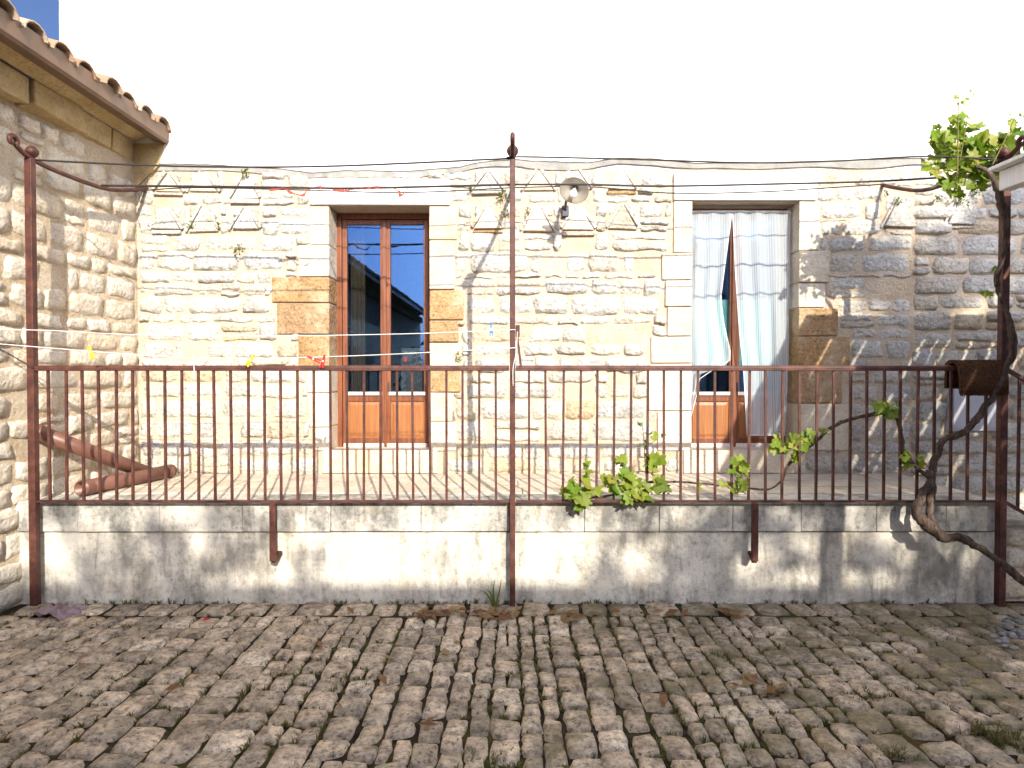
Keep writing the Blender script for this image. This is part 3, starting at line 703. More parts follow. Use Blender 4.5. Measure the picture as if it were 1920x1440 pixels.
sl_ = math.tan(math.radians(17))
MB().add([(gx - .1, -16.8, ZE + 2.175), (gx - .1, Yb - .06, ZE + 2.175), (-9.2, Yb - .06, ZE + 2.175 + 6.03 * sl_), (-9.2, -16.8, ZE + 2.175 + 6.03 * sl_)], [(0, 1, 2, 3)]).build('roof', M['tile'], sh)
def tile(yc, xs, ln, rng, z0):
    mb = MB(); nn = 7; r0, r1 = .105, .085; vs_ = []
    for (xo, r) in ((0, r0), (-ln, r1)):
        for rr in (r, r - .014):
            for k in range(nn + 1):
                t = math.pi * k / nn; vs_.append((xs + xo, yc + rr * math.cos(t), z0 - xo * sl_ + rr * .82 * math.sin(t)))
    a = nn + 1; fs_ = []
    for k in range(nn):
        fs_ += [(k, 2 * a + k, 2 * a + k + 1, k + 1), (a + k, a + k + 1, 3 * a + k + 1, 3 * a + k), (k, k + 1, a + k + 1, a + k)]
    return mb.add(vs_, fs_)
rest = MB(); k = 0; yc = Yb - .15
while yc > -16.5:
    for row in range(9):
        t = tile(yc + rl.uniform(-.012, .012), gx + .03 - row * .36 + rl.uniform(-.02, .02), .42, rl, ZE + 2.155 + row * .36 * sl_ + rl.uniform(0, .012))
        if k < 24 and row == 0: t.build('roof_tile', M['tile'], sh, True)
        else: rest.add(t.v, t.f)
    yc -= .25; k += 1
tag(rest.build('roof_tiles', M['tile'], sh, True), kind='stuff')

# ------------------------------------------------------------------ house across the yard (shades the cobbles) and trees
oh = thing('far_house', (5, -12.5, 0), 'plain beige house across the yard that shades the cobbles', 'house')
HZ = 5.29
MB().box((-1.5, -15, -.2), (13, -10, HZ)).build('wall', M['house_far'], oh)
MB().add([(-1.7, -9.8, HZ - .05), (13.2, -9.8, HZ - .05), (13.2, -12.5, HZ + .30), (-1.7, -12.5, HZ + .30), (13.2, -15.2, HZ), (-1.7, -15.2, HZ)], [(0, 1, 2, 3), (3, 2, 4, 5)]).build('roof', M['tile'], oh)
def tree(name, label, base, top, blobs, leaves, lsz, seed):
    rt = random.Random(seed); t = thing(name, base, label, 'tree', None)
    b = Vector(base); tp = Vector(top); mb = MB()
    mb.tube(smooth_path([b, b.lerp(tp, .35) + Vector((.15, .1, 0)), b.lerp(tp, .7) + Vector((-.1, 0, 0)), tp], 4), [.16 - .009 * i for i in range(13)], 8, True, .08, seed)
    for (c, r, n) in blobs:
        s_ = b.lerp(tp, rt.uniform(.55, .95)); c = Vector(c)
        mb.tube(smooth_path([s_, s_.lerp(c, .5) + Vector((0, 0, .15)), c], 3), [.05, .045, .04, .035, .03, .02, .012], 5)
    mb.build('trunk', M['trunk'], t, True)
    cr = MB()
    for (c, r, n) in blobs:
        c = Vector(c)
        for k in range(n):                        # leaf clumps
            while True:
                d = Vector((rt.uniform(-1, 1), rt.uniform(-1, 1), rt.uniform(-1, 1)))
                if d.length < 1: break
            cc = c + Vector((d.x * r[0], d.y * r[1], d.z * r[2]))
            for q in range(leaves):
                p = cc + Vector((rt.gauss(0, .085), rt.gauss(0, .085), rt.gauss(0, .085)))
                a = Vector((rt.uniform(-1, 1), rt.uniform(-1, 1), rt.uniform(-1, 1))).normalized(); e = a.orthogonal().normalized(); f = a.cross(e)
                e *= lsz * rt.uniform(.6, 1.1); f *= lsz * .6
                cr.add([p - e, p + f * .8, p + e, p - f * .8], [(0, 1, 2, 3)])
    cr.build('crown', M['tree_leaf'], t)
L = 12.0
def T(px, py, Yw):             # point on the sun ray that lands on this photo pixel of the wall plane Yw
    p = U(px, py, Yw); k = (L + Yw) / 1.25
    return p + Vector((.363, -1.25, .65)) * k
bl = []
for (px, py, Yw, rx, rz, n) in ((1160, 1060, 0, .12, .14, 3), (1275, 1060, 0, .16, .26, 9), (1320, 1000, 0, .10, .12, 3), (1400, 975, 0, .22, .10, 4), (1340, 1095, 0, .12, .08, 3), (1480, 1000, 0, .12, .10, 2), (1640, 985, 0, .3, .10, 3), (1760, 1060, 0, .10, .16, 4), (1850, 985, 0, .16, .10, 3), (1840, 1090, 0, .1, .1, 2), (1920, 1040, 0, .12, .3, 14), (1960, 1000, 0, .2, .3, 16),  # the two densest clumps here are added only to darken the stair
                                (1700, 530, Yb, .35, .22, 11), (1800, 470, Yb, .35, .30, 13), (1860, 400, Yb, .3, .3, 9), (1760, 560, Yb, .4, .12, 8), (1640, 520, Yb, .16, .16, 3), (1900, 520, Yb, .3, .4, 12), (1920, 350, Yb, .3, .3, 8)):
    bl.append((tuple(T(px, py, Yw)), (rx, .6, rz), n))
tree('poplar_tree', 'tall loose-crowned tree across the yard, right, dappling the wall', (6.6, -L, 0), (6.5, -L, 8.6), bl, 34, .075, 1)
bl = []
for (px, py, Yw, rx, rz, n) in ((110, 1108, 0, .28, .08, 6), (200, 1098, 0, .26, .10, 6), (300, 1092, 0, .24, .10, 6), (390, 1096, 0, .24, .10, 6), (480, 1112, 0, .22, .05, 3), (230, 1030, 0, .30, .14, 4), (120, 980, 0, .2, .1, 2), (330, 1000, 0, .25, .14, 3), (430, 1050, 0, .25, .14, 3), (560, 1122, 0, .25, .03, 2)):
    bl.append((tuple(T(px, py, Yw)), (rx, .6, rz), max(1, round(n * .6))))
tree('olive_tree', 'rounded tree across the yard, left, dappling the terrace foot', (1.0, -L + .0, 0), (1.0, -L, 5.7), bl, 32, .07, 2)
shb = thing('potted_shrub', (-1.85, -6.2, 0), 'bright green shrub across the yard seen only as a reflection', 'shrub')
cr = MB(); rt = random.Random(9)
for k in range(900):
    d = Vector((rt.gauss(0, .28), rt.gauss(0, .28), rt.gauss(0, .4))); p = Vector((-1.85, -6.2, 1.2)) + d
    a = Vector((rt.uniform(-1, 1), rt.uniform(-1, 1), rt.uniform(-1, 1))).normalized(); e = a.orthogonal().normalized() * .07; f = a.cross(e) * .6
    cr.add([p - e, p + f, p + e, p - f], [(0, 1, 2, 3)])
cr.build('foliage', M['tree_leaf'], shb); MB().tube([(-1.85, -6.2, 0), (-1.83, -6.2, .5), (-1.87, -6.2, 1.3)], [.04, .03, .02], 6).build('stem', M['trunk'], shb)

# ------------------------------------------------------------------ white canopy over the stair (right, beside the viewer)
can = thing('timber_canopy', (4.4, -2.4, 0), 'white painted timber canopy reaching in above the vine at right edge', 'canopy')
pc = U(1873, 322, -.355); ZC = pc.z; XC = pc.x
MB().box((XC, -4.2, ZC - .125), (XC + .09, -.355, ZC)).build('beam', M['white_wood'], can, bevel=.006)
MB().box((XC + 2.6, -4.2, ZC - .125), (XC + 2.69, -.355, ZC)).build('beam', M['white_wood'], can, bevel=.006)
for yy in (-.42, -1.4, -2.4, -3.3, -4.1): MB().box((XC + .092, yy - .03, ZC - .11), (XC + 2.598, yy + .03, ZC - .004)).build('joist', M['white_wood'], can)
MB().box((XC - .06, -.72, ZC + .005), (XC + 2.8, -.335, ZC + .03)).build('edge_board', M['white_wood'], can, bevel=.004)
x = XC - .06; rb = random.Random(14); gaps = {1: .034, 2: .026, 3: .030, 5: .02, 6: .034, 7: .022, 11: .034, 12: .028, 13: .024, 15: .03, 17: .03, 20: .03}; k = 0
while x < XC + 2.75:
    wd = rb.uniform(.075, .105); MB().box((x, -4.2, ZC + .004), (x + wd, -.721, ZC + .026)).build('board', M['white_wood'], can)
    k += 1; x += wd + gaps.get(k, .002)
for (xx_, yy) in ((XC + .02, -3.3), (XC + 2.6, -3.3), (XC + 2.6, -.6)):
    MB().box((xx_ - .02, yy - .07, 0), (xx_ + .11, yy + .07, ZC - .127)).build('post', M['white_wood'], can, bevel=.008)

# ------------------------------------------------------------------ railing with pergola posts and arms
YR = -.085
rail = thing('iron_railing', (0, YR, ZT), 'long rust-red iron railing with tall posts along the terrace edge', 'railing')
zt_, zb_ = U(960, 692, YR).z, U(960, 940, YR).z
xl, xc, xr = U(61, 690, YR).x, U(961, 690, YR).x, U(1880, 690, YR).x
ztop_l, ztop_c, ztop_r = U(61, 298, YR).z, U(961, 296, YR).z, U(1880, 300, YR).z
for (x, zt, wd) in ((xl, ztop_l, .049), (xc, ztop_c, .038), (xr, ztop_r, .050)):
    MB().bar((x, YR, -.02), (x, YR, zt), wd, wd).build('post', M['iron'], rail, bevel=.004)
for (a, b) in ((xl, xc), (xc, xr)):
    hw = .024
    tp = MB(); tp.box((a + hw, YR - .022, zt_ - .010), (b - hw, YR + .022, zt_ + .004)); tp.tube([(a + hw, YR, zt_ + .006), (b - hw, YR, zt_ + .006)], .019, 8)
    tp.build('top_rail', M['iron'], rail)
    MB().box((a + hw, YR - .018, zb_ - .006), (b - hw, YR + .018, zb_ + .008)).build('bottom_rail', M['iron'], rail, bevel=.002)
    n = 28; st = (b - a) / (n + 1)
    for i in range(1, n + 1):
        x = a + st * i + R.uniform(-.003, .003); dx = R.uniform(-.007, .007)
        MB().bar((x, YR, zb_ + .008), (x + dx, YR, zt_ - .010), .0155, .0155).build('baluster', M['iron'], rail)
for px in (514, 1413):
    x = U(px, 1000, YR).x; z1 = U(px, 1050, YR).z
    mb = MB().bar((x, YR - .02, zb_ - .007), (x, YR - .02, z1), .042, .034)
    mb.bar((x, YR - .02, z1 - .004), (x + .012, .0, z1 + .03), .036, .03); mb.build('bracket', M['iron'], rail, bevel=.004)
def arm(x, zt, xw, zw, name='arm'):
    # scroll in front of the post, bar curving back to the wall
    P = []
    for k in range(10):
        t = math.radians(-40 + 300 * k / 9) ; r = .022 + .018 * (1 - k / 9)
        P.append((x, YR - .15 - r * math.cos(t) * -1, zt + .075 + r * math.sin(t) * .9))
    P = P[::-1]
    P += [(x, YR - .06, zt + .022), (x, YR, zt + .006), (x, YR + .18, zt - .004), (x * .7 + xw * .3, .42, zt + .0), (x * .5 + xw * .5, .75, zt + .03), (xw, 1.05, zt + (zw - zt) * .6), (xw, Yb + .02, zw)]
    MB().tube(smooth_path(P, 3), .017, 7).build(name, M['iron'], rail, True)
    MB().sphere((x, YR + .02, zt + .055), .042, 10, 7).build('finial', M['iron'], rail, True)
arm(xl, ztop_l, U(276, 350, Yb).x, U(276, 352, Yb).z); arm(xc, ztop_c, xc - .01, U(955, 358, Yb).z); arm(xr, ztop_r, U(1655, 345, Yb).x, U(1655, 345, Yb).z)
MB().bar((xc, YR, ztop_c), (xc, YR, ztop_c + .02), .03, .03).build('post_collar', M['iron'], rail)
# stair hand rail going down to the right
s1 = U(1960, 738, YR); s0 = (xr + .02, YR, zt_)
MB().bar(s0, (xr + 1.1, YR, zt_ - .62), .035, .022).build('stair_top_rail', M['iron'], rail)
MB().bar((xr + .02, YR, zb_), (xr + 1.1, YR, zb_ - .62), .03, .02).build('stair_bottom_rail', M['iron'], rail)
for i in range(1, 10):
    x = xr + i * .118; dz = -.62 / 1.08 * (x - xr)
    MB().bar((x, YR, zb_ + dz), (x, YR, zt_ + dz), .0155, .0155).build('baluster', M['iron'], rail)
# hook plate and prop on the centre post
hp = MB(); a = U(966, 610, YR + .0); b = U(966, 632, YR)
hp.box((xc + .021, YR - .03, b.z), (xc + .05, YR - .012, a.z)); hp.build('hook_plate', M['iron'], rail, bevel=.002)
MB().bar(U(969, 622, YR - .02), U(977, 690, YR - .02), .016, .012).build('prop_bar', M['iron'], rail)

# ------------------------------------------------------------------ cables and clothes lines
def cable(name, label, cat, pts, r, mat, group=None, n=6):
    P = smooth_path([U(px, py, Y) for px, py, Y in pts], 6)
    tag(MB().tube(P, r, n).build(name, M[mat], None, True), label, cat, group)
cable('cable', 'topmost black cable, left half, from left post to centre post', 'cable', [(66, 300, YR), (250, 309, YR), (430, 313, YR), (640, 311, YR), (958, 297, YR)], .0065, 'cable')
cable('cable', 'topmost black cable, right half, from centre post into the vine', 'cable', [(950, 297, YR - .03), (980, 294, YR - .025), (1200, 299, YR), (1400, 305, YR), (1560, 302, YR), (1740, 293, YR), (1878, 300, YR)], .0065, 'cable')
cable('cable', 'thick middle black cable crossing below the topmost one, left half', 'cable', [(190, 348, .45), (420, 350, .45), (640, 353, .45), (800, 350, .45), (958, 346, .45)], .0085, 'cable')
cable('cable', 'middle black cable crossing behind the lamp shade, right half', 'cable', [(958, 346, .45), (1100, 346, .45), (1240, 349, .45), (1450, 345, .45), (1640, 340, .45), (1760, 333, .45)], .0075, 'cable')
cable('cable', 'lowest thin black cable close to the wall, left half', 'cable', [(250, 359, .85), (360, 352, .85), (560, 356, .85), (760, 361, .85), (958, 352, .85)], .0052, 'cable')
cable('cable', 'lowest thin black cable close to the wall, right half', 'cable', [(958, 352, .85), (1100, 350, .85), (1255, 362, .85), (1420, 360, .85), (1540, 353, .85), (1660, 345, .85)], .0052, 'cable')
rib = MB()
P = smooth_path([U(x, y, .446) for x, y in ((505, 357), (530, 352), (545, 361), (568, 366), (580, 354), (610, 352), (640, 358), (670, 354), (735, 352), (752, 366), (765, 352))], 5)
for i in range(len(P) - 1):
    dz = .008 + .004 * math.sin(i * .9); rib.add([P[i] + Vector((0, 0, -dz)), P[i + 1] + Vector((0, .006 * math.sin(i), -dz)), P[i + 1] + Vector((0, .006 * math.sin(i), dz)), P[i] + Vector((0, 0, dz))], [(0, 1, 2, 3)])
p = U(749, 362, .44); rib.box((p.x - .008, .436, p.z - .03), (p.x + .008, .442, p.z + .02))
tag(rib.build('red_ribbon', M['ribbon']), 'faded red ribbon wound round the cable above the left door', 'ribbon')
cable('clothes_line', 'upper pale clothes line with the blue peg', 'clothes line', [(-60, 616, -.25), (100, 620, -.2), (240, 627, -.15), (480, 630, -.12), (760, 626, -.10), (966, 618, YR - .035)], .003, 'line')
cable('clothes_line', 'lower pale clothes line with yellow and red pegs', 'clothes line', [(-60, 640, -.3), (100, 653, -.22), (300, 668, -.16), (470, 672, -.13), (640, 668, -.12), (800, 661, -.11), (970, 652, YR - .03)], .003, 'line')
cable('rope', 'short dark rope running from left edge down to railing corner', 'rope', [(-50, 628, -.25), (10, 660, -.15), (62, 690, YR - .03)], .005, 'cable')
cable('wire', 'loose curl of wire behind the prop on the centre post', 'wire', [(966, 655, YR), (985, 650, YR + .03), (998, 662, YR + .05), (1003, 675, YR + .06), (975, 675, YR + .04)], .0016, 'cable')
cable('cord', 'white cord tied on the railing and hanging down, left', 'cord', [(361, 664, -.15), (364, 690, YR - .03), (364, 712, YR - .028)], .004, 'line')
cable('cord', 'white cord dangling down the centre post', 'cord', [(970, 622, YR - .035), (968, 660, YR - .035), (962, 690, YR - .04), (962, 724, YR - .035)], .003, 'line')
def peg(px, py, Y, ang, mat, label):
    p = U(px, py, Y); t = thing('clothes_peg', p, label, 'clothes peg', 'clothes pegs on the lines')
    for s_ in (-1, 1):
        a = ang + s_ * .12; d = Vector((math.sin(a), 0, -math.cos(a)))
        o = Vector((math.cos(ang), 0, math.sin(ang))) * .006 * s_
        MB().bar(p + o - d * .045, p + o * .6 + d * .05, .011, .014, (0, 1, 0)).build('peg_half', M[mat], t, bevel=.002)
    MB().tube([p + Vector((0, -.009, 0)), p + Vector((0, .009, 0))], .007, 8).build('spring', M['line'], t)
peg(170, 660, -.20, .35, 'peg_y', 'bright yellow clothes peg nearest the left post')
peg(470, 675, -.13, -.6, 'peg_y', 'small yellow clothes peg left of the red pegs')
peg(588, 673, -.12, 1.2, 'peg_r', 'dark red clothes peg lying sideways on the line')
peg(606, 677, -.12, -.25, 'peg_r', 'red clothes peg hanging upright beside the left door')
peg(921, 617, -.09, .05, 'peg_b', 'pale blue clothes peg on the upper line')

# ------------------------------------------------------------------ wall lamp
lp = U(1077, 356, Yb - .48); lamp = thing('wall_lamp', (lp.x, Yb, lp.z), 'outdoor lamp with round grey enamel shade and bare bulb on a bent arm', 'lamp')
nrm = -Vector((.22, .66, .72)).normalized()
e1 = nrm.orthogonal().normalized(); e2 = nrm.cross(e1)
mb = MB(); n = 28; prof = [(.012, -.075), (.028, -.07), (.034, -.045), (.05, -.022), (.122, .004), (.124, .009), (.118, .008), (.05, -.012), (.03, -.03), (.0, -.03)]
vs_ = [lp + nrm * h + (e1 * math.cos(2 * math.pi * k / n) + e2 * math.sin(2 * math.pi * k / n)) * r for (r, h) in prof for k in range(n)]
mb.add(vs_, [(i * n + k, i * n + (k + 1) % n, (i + 1) * n + (k + 1) % n, (i + 1) * n + k) for i in range(len(prof) - 1) for k in range(n)])
mb.build('shade', M['enamel'], lamp, True)
mb = MB(); pr = [(.014, -.03), (.016, .0), (.02, .02), (.031, .045), (.034, .065), (.028, .085), (.014, .097), (.0, .10)]; n = 14
vs_ = [lp + nrm * h + (e1 * math.cos(2 * math.pi * k / n) + e2 * math.sin(2 * math.pi * k / n)) * r for (r, h) in pr for k in range(n)]
mb.add(vs_, [(i * n + k, i * n + (k + 1) % n, (i + 1) * n + (k + 1) % n, (i + 1) * n + k) for i in range(len(pr) - 1) for k in range(n)])
mb.build('bulb', M['bulb'], lamp, True)
MB().tube([lp + nrm * -.03, lp + nrm * .004], .021, 12).build('bulb_holder', M['black'], lamp, True)
wp = U(1060, 396, Yb - .03); tp = lp + nrm * -.07
MB().tube(smooth_path([wp, wp + Vector((.0, -.10, .07)), wp.lerp(tp, .6) + Vector((0, 0, .10)), tp + Vector((0, .04, .06)), tp], 5), .0125, 8).build('lamp_arm', M['black'], lamp, True)
MB().box((wp.x - .03, Yb - .045, wp.z - .05), (wp.x + .03, Yb + .01, wp.z + .05)).build('wall_bracket', M['black'], lamp, bevel=.006)

# ------------------------------------------------------------------ curtains in the right doorway
YC = Yb + .13
def interp(tab, y):
    for (ya, xa), (yb, xb) in zip(tab, tab[1:]):
        if ya <= y <= yb: return xa + (xb - xa) * (y - ya) / max(yb - ya, 1e-6)
    return tab[0][1] if y < tab[0][0] else tab[-1][1]
def curtain(lt, rtb, y0, y1, nf, amp, label, seed, bill=None):
    nx, ny = 56, 44; vs_ = []; rr = random.Random(seed); ph = rr.uniform(0, 6)
    for j in range(ny + 1):
        py = y0 + (y1 - y0) * j / ny
        xl_, xr_ = interp(lt, py), interp(rtb, py)
        for i in range(nx + 1):
            s_ = i / nx; px = xl_ + (xr_ - xl_) * s_
            dy = amp * (.6 + .5 * j / ny) * math.sin(s_ * nf * 2 * math.pi + ph + .6 * math.sin(j * .07 + seed)) + .03 * mnoise.noise(Vector((s_ * 3.2 + j * .02, j * .05, seed)))
            if bill: dy -= bill * math.exp(-((py - 650) / 70) ** 2) * s_
            p = U(px, py, YC + dy); vs_.append(p)
    fs_ = [(j * (nx + 1) + i, j * (nx + 1) + i + 1, (j + 1) * (nx + 1) + i + 1, (j + 1) * (nx + 1) + i) for j in range(ny) for i in range(nx)]
    c = thing('sheer_curtain', (vs_[-1].x, YC, vs_[-1].z), label, 'curtain')
    MB().add(vs_, fs_).build('cloth', M['sheer'], c, True)
    h = MB(); b = ny * (nx + 1)
    h.tube([vs_[b + i] for i in range(0, nx + 1, 2)], .005, 5); h.tube([vs_[i] for i in range(0, nx + 1, 2)], .008, 5)
    e = [vs_[j * (nx + 1) + (nx if bill else 0)] for j in range(0, ny + 1, 2)]; h.tube(e, .0035, 5)
    h.build('hem', M['hem'], c, True)
curtain([(390, 1292), (800, 1292)], [(396, 1373), (410, 1371), (500, 1359), (561, 1351), (610, 1358), (662, 1370), (680, 1368), (690, 1350), (698, 1314), (728, 1309), (781, 1296)], 396, 780, 2.6, .015,
        'left sheer white curtain panel, billowing and caught up below', 3, .06)
curtain([(396, 1373), (409, 1374), (514, 1379), (631, 1387), (693, 1394), (818, 1401)], [(396, 1482), (690, 1478), (818, 1472)], 396, 816, 3.4, .015, 'right sheer white curtain panel hanging straight to the sill', 8)
p0, p1 = U(1290, 397, YC), U(1484, 397, YC)
cr_ = thing('curtain_rod', ((p0.x + p1.x) / 2, YC, p0.z), 'thin white curtain rod under the right lintel', 'rod')
MB().tube([(dr0 - .005, YC, p0.z), (dr1 + .005, YC, p0.z)], .008, 8).build('rod', M['hem'], cr_, True)
YM = YD + .085; mid = (dr0 + dr1) / 2
for a, b, lab in ((dr0 + .10, mid - .05, 'mint half-curtain with scalloped edge behind the right door, left leaf'), (mid + .05, dr1 - .10, 'mint half-curtain with scalloped edge behind the right door, right leaf')):
    z1, z0 = U(1380, 562, YM).z, U(1380, 690, YM).z; nx = 30; vs_ = []
    for j in range(3):
        for i in range(nx + 1):
            s_ = i / nx; z = z1 + (z0 - z1) * j / 2 - (.012 * abs(math.sin(s_ * 8 * math.pi)) if j == 2 else 0)
            vs_.append((a + (b - a) * s_, YM + .008 * math.sin(s_ * 30), z))
    tag(MB().add(vs_, [(j * (nx + 1) + i, j * (nx + 1) + i + 1, (j + 1) * (nx + 1) + i + 1, (j + 1) * (nx + 1) + i) for j in range(2) for i in range(nx)]).build('cafe_curtain', M['mint'], None, True), lab, 'curtain', 'mint half-curtains')
# plain interior curtain seen in left door
vs_ = []; nx = 24; a, b = dl0 + .1, dl0 + .24
for j in range(2):
    for i in range(nx + 1):
        s_ = i / nx; vs_.append((a + (b - a) * s_, YD + .16 + .015 * math.sin(s_ * 22), (zl_top - .05) if j == 0 else zd(760)))
tag(MB().add(vs_, [(i, i + 1, nx + 2 + i, nx + 1 + i) for i in range(nx)]).build('inner_drape', plain('brown_drape', (0.06, 0.038, 0.025), .9, .1), None, True), 'brown drape hanging inside the left door, by its left leaf', 'drape')

# ------------------------------------------------------------------ grape vine
vine = thing('grape_vine', (3.7, -.3, 0), 'old grapevine with twisted trunk and fresh leaves winding over railing and post', 'vine')
def limb(pts, name, mat='bark', wobv=.22, n=10, seed=1, k=7):
    P = smooth_path([tuple(U(px, py, Y)) for px, py, Y, r in pts], k)
    rr = [r for *_, r in pts]; rs_ = []
    for i in range(len(P)):
        t = i / k; a = int(min(t, len(rr) - 1)); b = min(a + 1, len(rr) - 1); rs_.append(rr[a] + (rr[b] - rr[a]) * (t - a))
    if mat == 'bark':
        rs_ = [q * (.76 if q > .015 else .95) for q in rs_]
        for i, p in enumerate(P):
            w_ = rs_[i] * .45; f_ = 14.0; P[i] = p + Vector((mnoise.noise(p * f_ + Vector((seed, 0, 0))), .6 * mnoise.noise(p * f_ + Vector((0, seed + 5, 0))), mnoise.noise(p * f_ + Vector((0, 0, seed + 9))))) * w_ * 1.6
            rs_[i] *= 1 + .35 * mnoise.noise(p * 11 + Vector((3, seed, 1)))
    return MB().tube(P, rs_, n, True, wobv, seed).build(name, M[mat], vine, True)
limb([(1960, 1125, -.40, .030), (1900, 1075, -.34, .030), (1850, 1035, -.29, .030), (1805, 1010, -.25, .036), (1765, 1003, -.22, .045), (1738, 985, -.21, .052), (1722, 960, -.20, .040), (1726, 930, -.18, .034), (1742, 905, -.16, .036), (1745, 880, -.14, .036)], 'trunk', seed=3)
limb([(1752, 995, -.22, .035), (1742, 965, -.19, .028), (1745, 935, -.18, .030), (1746, 905, -.16, .038)], 'side_trunk', seed=4)
limb([(1745, 890, -.14, .034), (1755, 860, -.14, .028), (1763, 835, -.14, .03), (1775, 822, -.14, .025), (1805, 812, -.15, .027), (1832, 785, -.16, .027), (1862, 742, -.17, .028), (1885, 700, -.17, .028), (1897, 655, -.17, .030), (1895, 610, -.16, .024), (1882, 575, -.15, .018), (1870, 540, -.15, .018), (1872, 510, -.15, .026), (1882, 475, -.15, .020), (1884, 430, -.15, .026), (1880, 390, -.15, .032), (1870, 355, -.15, .028), (1855, 325, -.14, .02), (1830, 310, -.13, .014)], 'climbing_branch', seed=5)
YV = -.03
limb([(1742, 893, -.15, .022), (1718, 875, -.12, .017), (1697, 852, -.10, .014), (1690, 815, -.08, .013), (1683, 790, -.06, .013), (1668, 777, -.05, .014), (1640, 775, YV, .014), (1600, 785, YV, .014), (1560, 800, YV, .014), (1530, 828, YV, .013), (1500, 852, YV, .013), (1482, 868, YV, .012), (1471, 890, YV, .011), (1462, 905, .0, .009), (1440, 917, .02, .007), (1390, 914, .02, .006), (1320, 907, .02, .006), (1250, 903, .0, .007), (1200, 908, -.02, .010), (1140, 930, -.03, .010), (1080, 935, -.03, .008)], 'trailing_branch', seed=6)
for pts in ([(1212, 905, -.04, .004), (1209, 860, -.05, .0032), (1207, 825, -.06, .003), (1204, 790, -.06, .002)], [(1208, 842, -.05, .002), (1225, 828, -.06, .002), (1244, 815, -.07, .002)],
            [(1095, 915, -.05, .003), (1098, 890, -.06, .002), (1102, 872, -.06, .002)], [(1795, 330, -.14, .005), (1796, 260, -.15, .004), (1797, 185, -.16, .003)], [(1800, 300, -.14, .004), (1812, 230, -.16, .003), (1820, 180, -.16, .002)],
            [(1860, 310, -.14, .005), (1885, 260, -.18, .004), (1905, 215, -.2, .003)], [(1180, 915, -.04, .003), (1168, 880, -.06, .002), (1164, 865, -.06, .002)]):
    limb(pts, 'shoot', 'shoot', 0, 5, 1)
def leaf_mesh(seed):
    r = random.Random(seed); pts = []
    for (ang, rad) in ((-90, .12), (-62, .62), (-40, .78), (-22, .60), (-4, .92), (14, .98), (30, .66), (52, .82), (72, .72), (90, 1.12), (108, .72), (128, .82), (150, .66), (166, .98), (184, .92), (202, .60), (220, .78), (242, .62)):
        a = math.radians(ang + r.uniform(-4, 4)); q = rad * r.uniform(.9, 1.08)
        pts.append((q * math.cos(a), q * math.sin(a), 0))
    n = len(pts); fold = r.uniform(.10, .35); cup = r.uniform(-.25, .35)
    def zz(x, y): return fold * abs(x) + cup * (x * x + y * y) * .5 + .06 * mnoise.noise(Vector((x * 3, y * 3, seed)))
    vs_ = [(0, -.05, 0)] + [(x * .55, y * .55, zz(x * .55, y * .55) + .03) for x, y, _ in pts] + [(x, y, zz(x, y)) for x, y, _ in pts]
    fs_ = [(0, 1 + i, 1 + (i + 1) % n) for i in range(n)] + [(1 + i, 1 + n + i, 1 + n + (i + 1) % n, 1 + (i + 1) % n) for i in range(n)]
    return MB().add(vs_, fs_).mesh('vine_leaf', M['leaf'], True)
LEAF = []
LM = [leaf_mesh(i) for i in range(8)]
rv = random.Random(33)
def leaves(px, py, Y, rx, ry, n, s0, s1, dY=.12):
    for k in range(n):
        while True:
            a, b = rv.uniform(-1, 1), rv.uniform(-1, 1)
            if a * a + b * b <= 1: break
        p = U(px + a * rx, py + b * ry, Y + rv.uniform(-dY, dY) + (.10 if py < 380 and px > 1700 else 0))
        s_ = rv.uniform(s0, s1)
        up = Vector((rv.gauss(.15, .55), rv.gauss(-.75, .45), rv.gauss(.55, .45))).normalized()
        q = up.to_track_quat('Z', 'Y').to_matrix().to_4x4() @ Matrix.Rotation(rv.uniform(-2.6, 2.6) + math.pi, 4, 'Z')
        LEAF.append((s_, rv.randrange(8), p, q))
